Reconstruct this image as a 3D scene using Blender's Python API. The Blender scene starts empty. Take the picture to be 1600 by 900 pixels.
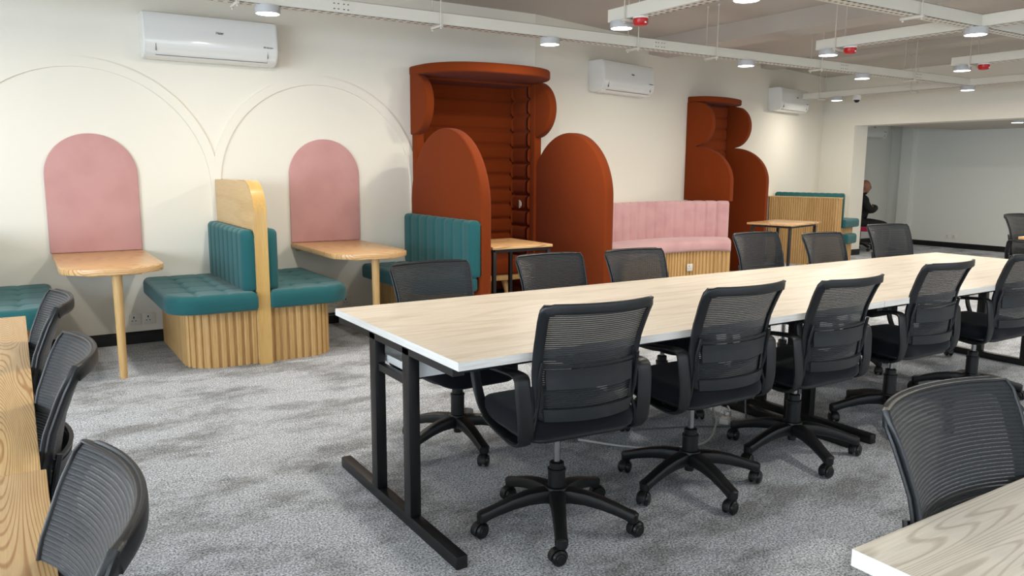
import bpy, bmesh, math, random
from mathutils import Vector, Matrix
random.seed(7)
S = bpy.context.scene
COL = S.collection
PI = math.pi

# ------------------------------------------------------------------ camera
CAM_H = 1.3843
YAW, PITCH, ROLL = 0.56686, 0.15186, 0.005726
cam_d = bpy.data.cameras.new('camera'); cam = bpy.data.objects.new('camera', cam_d); COL.objects.link(cam)
cam_d.sensor_width = 36.0; cam_d.lens = 36.0 * 1217.34 / 1600.0; cam_d.clip_start = 0.02; cam_d.clip_end = 100
fw = Vector((math.sin(YAW) * math.cos(PITCH), math.cos(YAW) * math.cos(PITCH), -math.sin(PITCH)))
rt = Vector((math.cos(YAW), -math.sin(YAW), 0)); up = rt.cross(fw)
r2 = math.cos(ROLL) * rt + math.sin(ROLL) * up; u2 = -math.sin(ROLL) * rt + math.cos(ROLL) * up
M = Matrix((r2, u2, -fw)).transposed().to_4x4(); M.translation = Vector((0, 0, CAM_H))
cam.matrix_world = M
S.camera = cam

# ------------------------------------------------------------------ world, exposure, daylight
w = bpy.data.worlds.new('overcast_sky'); S.world = w; w.use_nodes = True
w.node_tree.nodes['Background'].inputs[0].default_value = (0.75, 0.86, 1.0, 1)
w.node_tree.nodes['Background'].inputs[1].default_value = 1.0
S.view_settings.view_transform = 'Standard'; S.view_settings.look = 'None'
S.view_settings.gamma = 1.0; S.view_settings.use_curve_mapping = False
S.view_settings.exposure = 0.08
WINDOW_POWER = 26.0
LAMP_POWER = 15.0


def area_light(name, loc, size, size_y, power, col, direction):
    l = bpy.data.lights.new(name, 'AREA'); l.shape = 'RECTANGLE'; l.size = size; l.size_y = size_y
    l.energy = power; l.color = col
    o = bpy.data.objects.new(name, l); COL.objects.link(o); o.location = loc
    o.rotation_euler = Vector(direction).to_track_quat('-Z', 'Y').to_euler()
    return o


WINDOWS = [(-2.6, 1.7), (0.0, 1.9), (2.8, 1.9), (5.6, 1.9), (8.4, 1.9)]      # along the wall behind the camera: centre x, width
for wx, ww in WINDOWS:
    area_light('daylight', (wx, -3.12, 1.55), ww - 0.1, 1.5, WINDOW_POWER, (0.80, 0.90, 1.0), (0.0, 1, -0.12))
area_light('daylight', (-3.92, 1.0, 1.55), 6.8, 1.5, 370.0, (0.76, 0.88, 1.0), (1, 0.0, -0.22))
area_light('daylight', (13.2, 3.2, 1.5), 2.0, 1.2, 9.0, (0.97, 0.98, 1.0), (0, 1, 0))

# ------------------------------------------------------------------ helpers


def lin(c):
    return tuple((x / 255 / 12.92) if x / 255 <= 0.04045 else ((x / 255 + 0.055) / 1.055) ** 2.4 for x in c) + (1,)


def finish(o, smooth):
    if smooth and o.type == 'MESH':
        o.data.shade_smooth()
        if smooth == 'auto':
            try:
                o.data.set_sharp_from_angle(angle=math.radians(38))
            except Exception:
                pass


def obj(name, bm, mat, parent=None, smooth='auto'):
    me = bpy.data.meshes.new(name)
    bmesh.ops.recalc_face_normals(bm, faces=bm.faces[:])
    bm.to_mesh(me); bm.free()
    for m in (mat if isinstance(mat, (list, tuple)) else [mat]):
        me.materials.append(m)
    o = bpy.data.objects.new(name, me); COL.objects.link(o)
    if parent: o.parent = parent
    finish(o, smooth)
    return o


def tag(o, label, cat, group=None, kind=None):
    o['label'] = label; o['category'] = cat
    if group: o['group'] = group
    if kind: o['kind'] = kind
    return o


def thing(name, label, cat, loc=(0, 0, 0), rotz=0.0, group=None):
    o = bpy.data.objects.new(name, None); COL.objects.link(o)
    o.location = loc; o.rotation_euler = (0, 0, rotz); o.empty_display_size = 0.1
    return tag(o, label, cat, group)


def struct(name, bm, mat, smooth=False):
    o = obj(name, bm, mat, None, smooth); o['kind'] = 'structure'; return o


def dup(root, loc, rotz, label, group=None):
    def cp(o, parent):
        c = o.copy(); COL.objects.link(c); c.parent = parent
        for ch in [x for x in bpy.data.objects if x.parent == o]:
            cp(ch, c)
        return c
    kids = [x for x in bpy.data.objects if x.parent == root]
    r = root.copy(); COL.objects.link(r); r.location = loc; r.rotation_euler = (0, 0, rotz); r['label'] = label
    if group: r['group'] = group
    for k in kids: cp(k, r)
    return r


def BM(): return bmesh.new()


def box(bm, x0, x1, y0, y1, z0, z1, bev=0.0, seg=2, mi=0, rot=None, piv=None):
    r = bmesh.ops.create_cube(bm, size=1.0)
    vs = r['verts']
    for v in vs:
        v.co = Vector(((x0 + x1) / 2 + v.co.x * (x1 - x0), (y0 + y1) / 2 + v.co.y * (y1 - y0), (z0 + z1) / 2 + v.co.z * (z1 - z0)))
    fs = list({f for v in vs for f in v.link_faces})
    for f in fs: f.material_index = mi
    if rot is not None:
        bmesh.ops.rotate(bm, verts=vs, cent=piv or Vector(((x0 + x1) / 2, (y0 + y1) / 2, (z0 + z1) / 2)), matrix=rot)
    if bev > 0:
        es = list({e for v in vs for e in v.link_edges})
        bmesh.ops.bevel(bm, geom=es, offset=bev, segments=seg, profile=0.5, affect='EDGES')


def lathe(bm, prof, n=24, c=(0, 0), ax='z'):
    rings = []
    for r, z in prof:
        ring = []
        for i in range(n):
            a = 2 * PI * i / n
            if ax == 'z': p = (c[0] + r * math.cos(a), c[1] + r * math.sin(a), z)
            elif ax == 'x': p = (z, c[0] + r * math.cos(a), c[1] + r * math.sin(a))
            else: p = (c[0] + r * math.cos(a), z, c[1] + r * math.sin(a))
            ring.append(bm.verts.new(p))
        rings.append(ring)
    for a, b in zip(rings, rings[1:]):
        for i in range(n):
            bm.faces.new((a[i], a[(i + 1) % n], b[(i + 1) % n], b[i]))
    if prof[0][0] > 1e-5: bm.faces.new(rings[0])
    if prof[-1][0] > 1e-5: bm.faces.new(rings[-1])
    return rings


def sweep(bm, pts, wdt, thk, ref, closed=False, round_=True, scale=None):
    """sweep a (rounded) rectangle along pts. width runs along cross(tangent, ref), thickness along the other normal"""
    pts = [Vector(p) for p in pts]; n = len(pts); rings = []
    if round_:
        k = 0.29
        sec = [(-.5, -.5 + k), (-.5 + k * .3, -.5 + k * .3), (-.5 + k, -.5), (.5 - k, -.5), (.5 - k * .3, -.5 + k * .3), (.5, -.5 + k), (.5, .5 - k), (.5 - k * .3, .5 - k * .3), (.5 - k, .5), (-.5 + k, .5), (-.5 + k * .3, .5 - k * .3), (-.5, .5 - k)]
    else:
        sec = [(-.5, -.5), (.5, -.5), (.5, .5), (-.5, .5)]
    for i, p in enumerate(pts):
        a = pts[(i - 1) % n] if (closed or i > 0) else p
        b = pts[(i + 1) % n] if (closed or i < n - 1) else p
        t = (b - a).normalized()
        rf = ref[i] if isinstance(ref, list) else Vector(ref)
        wv = t.cross(rf).normalized(); tv = wv.cross(t).normalized()
        sw, st = (scale[i] if scale else (1, 1))
        rings.append([bm.verts.new(p + wv * (x * wdt * sw) + tv * (y * thk * st)) for x, y in sec])
    m = len(sec)
    for i in range(n if closed else n - 1):
        a, b = rings[i], rings[(i + 1) % n]
        for j in range(m):
            bm.faces.new((a[j], a[(j + 1) % m], b[(j + 1) % m], b[j]))
    if not closed:
        bm.faces.new(rings[0]); bm.faces.new(rings[-1])


def tube(bm, pts, r, n=10, closed=False, radii=None):
    pts = [Vector(p) for p in pts]; rings = []
    N = len(pts)
    prev = None
    for i, p in enumerate(pts):
        a = pts[(i - 1) % N] if (closed or i > 0) else p
        b = pts[(i + 1) % N] if (closed or i < N - 1) else p
        t = (b - a).normalized()
        if prev is None:
            ref = Vector((0, 0, 1)) if abs(t.z) < .9 else Vector((1, 0, 0))
            u = t.cross(ref).normalized()
        else:
            u = (prev - t * prev.dot(t)).normalized()
        prev = u; v = t.cross(u)
        rr = radii[i] if radii else r
        rings.append([bm.verts.new(p + rr * (u * math.cos(2 * PI * k / n) + v * math.sin(2 * PI * k / n))) for k in range(n)])
    for i in range(N if closed else N - 1):
        a, b = rings[i], rings[(i + 1) % N]
        for j in range(n):
            bm.faces.new((a[j], a[(j + 1) % n], b[(j + 1) % n], b[j]))
    if not closed:
        bm.faces.new(rings[0]); bm.faces.new(rings[-1])


def crom(pts, sub=8, closed=False):
    pts = [Vector(p) for p in pts]; n = len(pts); out = []
    for i in range(n if closed else n - 1):
        p0 = pts[(i - 1) % n] if (closed or i > 0) else pts[0]
        p1 = pts[i]; p2 = pts[(i + 1) % n]
        p3 = pts[(i + 2) % n] if (closed or i + 2 < n) else pts[-1]
        for k in range(sub):
            t = k / sub
            out.append(0.5 * ((2 * p1) + (-p0 + p2) * t + (2 * p0 - 5 * p1 + 4 * p2 - p3) * t * t + (-p0 + 3 * p1 - 3 * p2 + p3) * t ** 3))
    if not closed: out.append(pts[-1])
    return out


def prism(bm, pts, t0, t1, fn, bev=0.0, seg=3, mi=0):
    """closed outline pts (a,b), thickness t0..t1, fn(a,b,t)->xyz, rim edges bevelled"""
    lo = [bm.verts.new(fn(a, b, t0)) for a, b in pts]
    hi = [bm.verts.new(fn(a, b, t1)) for a, b in pts]
    f0 = bm.faces.new(lo); f1 = bm.faces.new(hi); n = len(pts)
    sides = [bm.faces.new((lo[i], lo[(i + 1) % n], hi[(i + 1) % n], hi[i])) for i in range(n)]
    for f in [f0, f1] + sides: f.material_index = mi
    if bev > 0:
        es = list(f0.edges) + list(f1.edges)
        bmesh.ops.recalc_face_normals(bm, faces=[f0, f1] + sides)
        bmesh.ops.bevel(bm, geom=es, offset=bev, segments=seg, profile=0.5, affect='EDGES', clamp_overlap=True)


def arc(cx, cy, r, a0, a1, n):
    return [(cx + r * math.cos(math.radians(a0 + (a1 - a0) * i / n)), cy + r * math.sin(math.radians(a0 + (a1 - a0) * i / n))) for i in range(n + 1)]


def rrect(x0, x1, y0, y1, r, n=6):
    """rounded rectangle; r = radii (x0y0, x1y0, x1y1, x0y1)"""
    p = []
    for (cx, cy, rr, a) in ((x0, y0, r[0], 180), (x1, y0, r[1], 270), (x1, y1, r[2], 0), (x0, y1, r[3], 90)):
        if rr <= 0: p.append((cx, cy)); continue
        ox = cx + rr if cx == x0 else cx - rr; oy = cy + rr if cy == y0 else cy - rr
        p += arc(ox, oy, rr, a, a + 90, n)
    return p


# ------------------------------------------------------------------ materials
def mat(name):
    m = bpy.data.materials.new(name); m.use_nodes = True
    nt = m.node_tree; b = nt.nodes['Principled BSDF']
    return m, nt, b


def N(nt, typ, **kw):
    n = nt.nodes.new(typ)
    for k, v in kw.items():
        if k in n.inputs.keys(): n.inputs[k].default_value = v
        else: setattr(n, k, v)
    return n


def plain(name, c, rough=0.5, metal=0.0, bump=0.0, bscale=60, spec=0.5, vary=0.0, coat=0.0, sheen=0.0):
    m, nt, b = mat(name); L = nt.links
    b.inputs['Base Color'].default_value = lin(c); b.inputs['Roughness'].default_value = rough
    b.inputs['Metallic'].default_value = metal; b.inputs['Specular IOR Level'].default_value = spec
    b.inputs['Coat Weight'].default_value = coat
    if sheen:
        b.inputs['Sheen Weight'].default_value = sheen; b.inputs['Sheen Roughness'].default_value = 0.4
    tc = N(nt, 'ShaderNodeTexCoord')
    if vary > 0:
        n = N(nt, 'ShaderNodeTexNoise', Scale=3.0, Detail=4.0); L.new(tc.outputs['Object'], n.inputs['Vector'])
        mx = N(nt, 'ShaderNodeMix', data_type='RGBA')
        d = lin([x * (1 - vary) for x in c]); e = lin([min(255, x * (1 + vary * .6)) for x in c])
        mx.inputs[6].default_value = d; mx.inputs[7].default_value = e
        L.new(n.outputs['Fac'], mx.inputs[0]); L.new(mx.outputs[2], b.inputs['Base Color'])
    if bump > 0:
        n = N(nt, 'ShaderNodeTexNoise', Scale=float(bscale), Detail=3.0); L.new(tc.outputs['Object'], n.inputs['Vector'])
        bp = N(nt, 'ShaderNodeBump', Strength=bump, Distance=0.002); L.new(n.outputs['Fac'], bp.inputs['Height']); L.new(bp.outputs[0], b.inputs['Normal'])
    return m


def fabric(name, c, c2, scale=900, rough=0.9, sheen=0.25, bump=0.35, patch=0.0):
    m, nt, b = mat(name); L = nt.links
    tc = N(nt, 'ShaderNodeTexCoord')
    n1 = N(nt, 'ShaderNodeTexNoise', Scale=float(scale), Detail=2.0); L.new(tc.outputs['Object'], n1.inputs['Vector'])
    n2 = N(nt, 'ShaderNodeTexNoise', Scale=5.0, Detail=5.0); L.new(tc.outputs['Object'], n2.inputs['Vector'])
    mx = N(nt, 'ShaderNodeMix', data_type='RGBA'); mx.inputs[6].default_value = lin(c); mx.inputs[7].default_value = lin(c2)
    ad = N(nt, 'ShaderNodeMath', operation='MULTIPLY_ADD'); ad.inputs[1].default_value = 0.6; ad.inputs[2].default_value = 0.2
    L.new(n1.outputs['Fac'], ad.inputs[0])
    if patch > 0:
        r = N(nt, 'ShaderNodeMapRange'); r.inputs['From Min'].default_value = .42; r.inputs['From Max'].default_value = .72
        r.inputs['To Max'].default_value = patch
        L.new(n2.outputs['Fac'], r.inputs['Value'])
        a2 = N(nt, 'ShaderNodeMath', operation='ADD'); L.new(ad.outputs[0], a2.inputs[0]); L.new(r.outputs[0], a2.inputs[1]); a2.use_clamp = True
        L.new(a2.outputs[0], mx.inputs[0])
    else:
        L.new(ad.outputs[0], mx.inputs[0])
    L.new(mx.outputs[2], b.inputs['Base Color'])
    b.inputs['Roughness'].default_value = rough; b.inputs['Specular IOR Level'].default_value = 0.2
    b.inputs['Sheen Weight'].default_value = sheen; b.inputs['Sheen Roughness'].default_value = 0.5
    bp = N(nt, 'ShaderNodeBump', Strength=bump, Distance=0.001); L.new(n1.outputs['Fac'], bp.inputs['Height']); L.new(bp.outputs[0], b.inputs['Normal'])
    return m


def wood(name, light, dark, axis='x', scale=2.0, rings=9.0, stretch=7.0, rough=0.42, contrast=0.6, fine=0.35, thr=0.25):
    m, nt, b = mat(name); L = nt.links
    tc = N(nt, 'ShaderNodeTexCoord'); mp = N(nt, 'ShaderNodeMapping')
    sc = {'x': (1 / stretch, 1, 1), 'y': (1, 1 / stretch, 1), 'z': (1, 1, 1 / stretch)}[axis]
    mp.inputs['Scale'].default_value = sc; L.new(tc.outputs['Object'], mp.inputs['Vector'])
    n = N(nt, 'ShaderNodeTexNoise', Scale=scale * 2, Detail=1.5, Roughness=0.45); L.new(mp.outputs[0], n.inputs['Vector'])
    mu = N(nt, 'ShaderNodeMath', operation='MULTIPLY'); mu.inputs[1].default_value = rings * 2 * PI; L.new(n.outputs['Fac'], mu.inputs[0])
    si = N(nt, 'ShaderNodeMath', operation='SINE'); L.new(mu.outputs[0], si.inputs[0])
    mr = N(nt, 'ShaderNodeMapRange'); mr.inputs['From Min'].default_value = thr; mr.inputs['From Max'].default_value = 1.0
    mr.inputs['To Max'].default_value = contrast; L.new(si.outputs[0], mr.inputs['Value'])
    mp2 = N(nt, 'ShaderNodeMapping'); mp2.inputs['Scale'].default_value = tuple(1 / 28 if s < 1 else 1 for s in sc); L.new(tc.outputs['Object'], mp2.inputs['Vector'])
    f = N(nt, 'ShaderNodeTexNoise', Scale=190.0, Detail=3.0, Roughness=0.6); L.new(mp2.outputs[0], f.inputs['Vector'])
    fr = N(nt, 'ShaderNodeMapRange'); fr.inputs['From Min'].default_value = 0.35; fr.inputs['From Max'].default_value = 0.75; fr.inputs['To Max'].default_value = fine
    L.new(f.outputs['Fac'], fr.inputs['Value'])
    ad = N(nt, 'ShaderNodeMath', operation='ADD'); ad.use_clamp = True; L.new(mr.outputs[0], ad.inputs[0]); L.new(fr.outputs[0], ad.inputs[1])
    mx = N(nt, 'ShaderNodeMix', data_type='RGBA'); mx.inputs[6].default_value = lin(light); mx.inputs[7].default_value = lin(dark)
    L.new(ad.outputs[0], mx.inputs[0]); L.new(mx.outputs[2], b.inputs['Base Color'])
    b.inputs['Roughness'].default_value = rough
    bp = N(nt, 'ShaderNodeBump', Strength=0.12, Distance=0.001); L.new(ad.outputs[0], bp.inputs['Height']); L.new(bp.outputs[0], b.inputs['Normal'])
    return m


def carpet_mat():
    m, nt, b = mat('grey_loop_carpet'); L = nt.links
    tc = N(nt, 'ShaderNodeTexCoord')
    def noise(s, d, vec=None, r=0.5):
        n = N(nt, 'ShaderNodeTexNoise', Scale=float(s), Detail=float(d), Roughness=r); L.new(vec or tc.outputs['Object'], n.inputs['Vector']); return n
    fine = noise(120, 4, r=0.75); mid = noise(22, 4, r=.7)
    mp = N(nt, 'ShaderNodeMapping'); mp.inputs['Rotation'].default_value = (0, 0, -0.5); mp.inputs['Scale'].default_value = (0.75, 1.25, 1)
    L.new(tc.outputs['Object'], mp.inputs['Vector'])
    big = noise(2.5, 7, mp.outputs[0], .68)
    r1 = N(nt, 'ShaderNodeValToRGB'); r1.color_ramp.elements[0].position = .40; r1.color_ramp.elements[0].color = lin((120, 127, 138))
    r1.color_ramp.elements[1].position = .60; r1.color_ramp.elements[1].color = lin((247, 250, 255)); L.new(fine.outputs['Fac'], r1.inputs[0])
    r2_ = N(nt, 'ShaderNodeValToRGB'); r2_.color_ramp.elements[0].position = .39; r2_.color_ramp.elements[0].color = (.56, .55, .53, 1)
    r2_.color_ramp.elements[1].position = .53; r2_.color_ramp.elements[1].color = (1, 1, 1, 1); L.new(big.outputs['Fac'], r2_.inputs[0])
    r3 = N(nt, 'ShaderNodeValToRGB'); r3.color_ramp.elements[0].position = .3; r3.color_ramp.elements[0].color = (.78, .78, .78, 1)
    r3.color_ramp.elements[1].position = .65; r3.color_ramp.elements[1].color = (1, 1, 1, 1); L.new(mid.outputs['Fac'], r3.inputs[0])
    a = N(nt, 'ShaderNodeMix', data_type='RGBA', blend_type='MULTIPLY'); a.inputs[0].default_value = 1; L.new(r1.outputs[0], a.inputs[6]); L.new(r2_.outputs[0], a.inputs[7])
    c = N(nt, 'ShaderNodeMix', data_type='RGBA', blend_type='MULTIPLY'); c.inputs[0].default_value = 1; L.new(a.outputs[2], c.inputs[6]); L.new(r3.outputs[0], c.inputs[7])
    L.new(c.outputs[2], b.inputs['Base Color']); b.inputs['Roughness'].default_value = 1.0; b.inputs['Specular IOR Level'].default_value = 0.05
    bp = N(nt, 'ShaderNodeBump', Strength=0.7, Distance=0.006); L.new(fine.outputs['Fac'], bp.inputs['Height']); L.new(bp.outputs[0], b.inputs['Normal'])
    return m


def mesh_mat(name, c, opening=0.5, period=0.0085, seen=0.42):
    m, nt, b = mat(name); L = nt.links
    b.inputs['Base Color'].default_value = lin(c); b.inputs['Roughness'].default_value = 0.55; b.inputs['Sheen Weight'].default_value = 0.15
    tc = N(nt, 'ShaderNodeTexCoord'); sp = N(nt, 'ShaderNodeSeparateXYZ'); L.new(tc.outputs['Object'], sp.inputs[0])
    mu = N(nt, 'ShaderNodeMath', operation='MULTIPLY'); mu.inputs[1].default_value = 2 * PI / period; L.new(sp.outputs['Z'], mu.inputs[0])
    si = N(nt, 'ShaderNodeMath', operation='SINE'); L.new(mu.outputs[0], si.inputs[0])
    mr = N(nt, 'ShaderNodeMapRange'); mr.inputs['From Min'].default_value = opening - .25; mr.inputs['From Max'].default_value = opening + .25
    mr.inputs['To Max'].default_value = seen; L.new(si.outputs[0], mr.inputs['Value'])
    tr = N(nt, 'ShaderNodeBsdfTransparent'); ms = N(nt, 'ShaderNodeMixShader')
    L.new(mr.outputs[0], ms.inputs[0]); L.new(b.outputs[0], ms.inputs[1]); L.new(tr.outputs[0], ms.inputs[2])
    out = nt.nodes['Material Output']; L.new(ms.outputs[0], out.inputs[0])
    bp = N(nt, 'ShaderNodeBump', Strength=0.8, Distance=0.002); L.new(si.outputs[0], bp.inputs['Height']); L.new(bp.outputs[0], b.inputs['Normal'])
    m.blend_method = 'HASHED' if hasattr(m, 'blend_method') else None
    return m


def emit(name, c, s):
    m, nt, b = mat(name); b.inputs['Base Color'].default_value = (*c, 1)
    b.inputs['Emission Color'].default_value = (*c, 1); b.inputs['Emission Strength'].default_value = s
    return m


def slot_mat():
    m, nt, b = mat('slotted_white_steel'); L = nt.links
    tc = N(nt, 'ShaderNodeTexCoord'); sp = N(nt, 'ShaderNodeSeparateXYZ'); L.new(tc.outputs['Object'], sp.inputs[0])
    def band(sock, per, thr):
        mu = N(nt, 'ShaderNodeMath', operation='MULTIPLY'); mu.inputs[1].default_value = 2 * PI / per; L.new(sock, mu.inputs[0])
        si = N(nt, 'ShaderNodeMath', operation='SINE'); L.new(mu.outputs[0], si.inputs[0])
        g = N(nt, 'ShaderNodeMath', operation='GREATER_THAN'); g.inputs[1].default_value = thr; L.new(si.outputs[0], g.inputs[0]); return g
    a = band(sp.outputs['X'], 0.06, -0.1); c = band(sp.outputs['Y'], 0.05, 0.3)
    mu = N(nt, 'ShaderNodeMath', operation='MULTIPLY'); L.new(a.outputs[0], mu.inputs[0]); L.new(c.outputs[0], mu.inputs[1])
    mx = N(nt, 'ShaderNodeMix', data_type='RGBA'); mx.inputs[6].default_value = lin((222, 218, 208)); mx.inputs[7].default_value = lin((90, 84, 76))
    L.new(mu.outputs[0], mx.inputs[0]); L.new(mx.outputs[2], b.inputs['Base Color']); b.inputs['Roughness'].default_value = .5
    return m


M_wall = plain('cream_painted_plaster', (232, 227, 214), 0.75, bump=0.25, bscale=140)
M_wall_c = plain('white_painted_plaster', (224, 225, 218), 0.75, bump=0.2, bscale=140)
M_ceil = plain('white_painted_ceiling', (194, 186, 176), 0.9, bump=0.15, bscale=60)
M_trim = plain('cream_painted_moulding', (232, 227, 214), 0.75)
M_carpet = carpet_mat()
M_skirt = plain('black_gloss_skirting', (14, 14, 15), 0.35)
M_black = plain('black_moulded_plastic', (19, 21, 24), 0.4, bump=0.15, bscale=500)
M_blackbase = plain('black_nylon', (16, 17, 19), 0.45)
M_wheel = plain('black_rubber_wheel', (16, 17, 18), 0.3)
M_seat = fabric('black_seat_fabric', (13, 14, 20), (22, 24, 32), 700, .9, .1, .3)
M_mesh = mesh_mat('black_ribbed_mesh', (30, 34, 38), .60, .0078, .26)
M_grey = plain('satin_black_plastic', (34, 37, 40), 0.42)
M_chrome = plain('brushed_chrome', (170, 172, 174), 0.22, 1.0)
M_steel = plain('black_powder_coated_steel', (17, 17, 18), 0.4, bump=0.1, bscale=700)
M_deskwood = wood('pale_limed_oak', (226, 215, 198), (178, 161, 137), 'x', 1.6, 9, 10, .38, .25, .65, .5)
M_deskedge = wood('pale_limed_oak_daylit_edge', (240, 238, 234), (212, 208, 200), 'x', 3, 6, 10, .5, .2, .7)  # whiter and cooler than the top: daylight on the edges put into the colour
M_deskedge_lit_y = wood('pale_limed_oak_daylit_end_edge', (240, 238, 234), (212, 208, 200), 'y', 3, 6, 10, .5, .2, .7)  # end edges carry the same painted-in daylight
M_deskwood2 = wood('pale_limed_oak_bold_grain', (236, 228, 212), (168, 152, 130), 'x', 3.0, 42, 9, .42, .42, .3, .35)
M_oaktop = wood('honey_oak_bold_grain', (232, 198, 142), (184, 128, 68), 'y', 2.4, 80, 9, .4, .8, .3, .35)
M_oaktab = wood('honey_ash_tabletop', (222, 182, 130), (166, 114, 66), 'x', 2.2, 42, 7, .3, .75, .3, .35)
M_oak = wood('light_oak', (214, 176, 118), (176, 132, 76), 'z', 2.2, 3, 12, .42, .3, .6)
M_oakplate = wood('pale_oak_veneer', (214, 182, 130), (188, 150, 98), 'y', 2.2, 4, 8, .42, .3, .5)
M_oakedge = wood('varnished_oak_edge', (214, 176, 110), (186, 142, 78), 'z', 2.0, 3, 10, .22, .3, .5)
M_teal = fabric('teal_wool', (26, 80, 84), (42, 102, 104), 800, .92, .2, .35)
M_orange = fabric('rust_orange_wool', (106, 39, 6), (134, 57, 13), 900, .95, .03, .35)
M_pink = fabric('dusty_pink_velvet', (218, 176, 174), (196, 148, 150), 1500, .6, .5, .1, patch=.5)
M_pinkpan = fabric('dusty_pink_suede', (208, 162, 157), (188, 138, 135), 1500, .8, .25, .1, patch=.35)
M_white = plain('glossy_white_plastic', (226, 226, 222), 0.16, coat=.3)
M_whitem = plain('matt_white_plastic', (228, 227, 222), 0.4)
M_socket = plain('white_socket_plate', (226, 222, 212), 0.3)
M_dark = plain('dark_gap', (20, 20, 20), 0.7)
M_mark = plain('dark_grey_print', (48, 50, 54), 0.5)
M_tray = plain('white_painted_steel', (222, 218, 206), 0.5)
M_slot = slot_mat()
M_rod = plain('galvanised_rod', (206, 200, 188), 0.4)
M_lens = emit('glowing_opal_lens', (0.97, 0.98, 1.0), 9.0)
M_lampbody = plain('light_grey_lamp_body', (190, 190, 190), 0.45)
M_red = plain('red_plastic', (186, 18, 22), 0.35)
M_whitetray = plain('white_steel_cable_tray', (246, 248, 248), 0.35)
M_cable = plain('white_cable', (196, 196, 192), 0.5)
M_gcable = plain('grey_cable', (90, 96, 98), 0.5)
M_skin = plain('skin', (150, 104, 80), 0.5)
M_cloth = plain('black_cloth', (14, 15, 17), 0.85)
M_magenta = fabric('crimson_fabric', (150, 22, 56), (176, 34, 72), 600)
M_glass = plain('dark_dome', (8, 8, 9), 0.08)

# ------------------------------------------------------------------ the room
CEIL = 2.905
KX, KY = 4.55, 6.702           # where the long wall turns
TH = math.atan2(0.2412, 0.9705)
DS = Vector((math.cos(TH), math.sin(TH), 0)); DP = Vector((math.sin(TH), -math.cos(TH), 0))
K0 = Vector((4.5, 6.69, 0))


def A2(s, p, z=0.0):
    v = K0 + DS * s + DP * p; return Vector((v.x, v.y, z))


WB = 11.5
bm = BM(); box(bm, -4.2, 15.0, -3.6, 9.6, -0.12, 0); struct('floor', bm, M_carpet)
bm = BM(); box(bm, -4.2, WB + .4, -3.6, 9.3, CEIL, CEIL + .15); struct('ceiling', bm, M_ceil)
# long wall, first stretch, and the alcove of the tall booth
bm = BM(); box(bm, -4.2, 3.17, 6.69, 7.25, 0, CEIL); struct('wall_left_of_booth', bm, M_wall)
bm = BM(); box(bm, 3.17, 4.52, 7.12, 7.25, 0, CEIL); struct('wall_alcove', bm, M_wall)
bm = BM(); box(bm, 3.17, 4.52, 6.69, 7.12, 2.25, CEIL); struct('wall_above_booth', bm, M_wall)
# second stretch, turned away
bm = BM()
q = [Vector((4.52, 6.695, 0)), A2(7.35, 0), A2(7.35, -0.5), Vector((4.52, 7.25, 0))]
lo = [bm.verts.new(v) for v in q]; hi = [bm.verts.new((v.x, v.y, CEIL)) for v in q]
bm.faces.new(lo); bm.faces.new(hi)
for i in range(4): bm.faces.new((lo[i], lo[(i + 1) % 4], hi[(i + 1) % 4], hi[i]))
struct('wall_right_of_booth', bm, M_wall)
# far wall with the wide opening
bm = BM()
box(bm, WB, WB + .35, 7.83, 9.25, 0, CEIL); box(bm, WB, WB + .35, -3.3, 3.6, 0, CEIL); box(bm, WB, WB + .35, 3.6, 7.83, 2.10, CEIL)
struct('wall_far', bm, M_wall)
# back room
bm = BM(); box(bm, 14.45, 14.7, 3.0, 9.3, 0, 2.6); struct('wall_back_room_far', bm, M_wall_c)
bm = BM(); box(bm, WB + .35, 14.45, 9.02, 9.25, 0, 2.6); struct('wall_back_room_left', bm, M_wall_c)
bm = BM(); box(bm, WB + .35, 14.45, 2.8, 3.0, 0, 2.6); struct('wall_back_room_right', bm, M_wall_c)
bm = BM(); box(bm, 14.33, 14.45, 8.52, 8.74, 0, 2.45); struct('trim_1', bm, M_wall_c)
bm = BM(); box(bm, 13.05, 13.2, 8.96, 9.02, 0, 2.45); struct('trim_2', bm, M_wall_c)
bm = BM(); box(bm, WB + .35, 14.45, 3.0, 9.02, 2.45, 2.6); box(bm, WB + .35, 14.45, 3.0, 7.7, 2.115, 2.45); struct('ceiling_back_room', bm, M_ceil)
# walls behind the camera
bm = BM()
xs = -4.2
for wx, ww in WINDOWS:
    box(bm, xs, wx - ww / 2, -3.3, -3.15, 0, CEIL); box(bm, wx - ww / 2, wx + ww / 2, -3.3, -3.15, 0, 0.8); box(bm, wx - ww / 2, wx + ww / 2, -3.3, -3.15, 2.35, CEIL)
    xs = wx + ww / 2
box(bm, xs, WB, -3.3, -3.15, 0, CEIL)
struct('wall_behind_camera', bm, M_wall)
bm = BM(); box(bm, -4.2, -4.0, -3.15, -2.5, 0, CEIL); box(bm, -4.2, -4.0, 4.5, 6.69, 0, CEIL); box(bm, -4.2, -4.0, -2.5, 4.5, 0, .8); box(bm, -4.2, -4.0, -2.5, 4.5, 2.35, CEIL)
struct('wall_left', bm, M_wall)
for i, (wx, ww) in enumerate(WINDOWS):
    bm = BM()
    for a in (wx - ww / 2, wx - .025, wx + ww / 2 - .05): box(bm, a, a + .05, -3.26, -3.2, .8, 2.35)
    for z in (.8, 2.30): box(bm, wx - ww / 2, wx + ww / 2, -3.26, -3.2, z, z + .05)
    struct('window_%d' % (i + 1), bm, M_whitem)

bm = BM()
for y in (-2.5, -.2, 2.1, 4.45): box(bm, -4.18, -4.1, y, y + .05, .8, 2.35)
for z in (.8, 2.30): box(bm, -4.18, -4.1, -2.5, 4.5, z, z + .05)
struct('window_6', bm, M_whitem)

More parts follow.
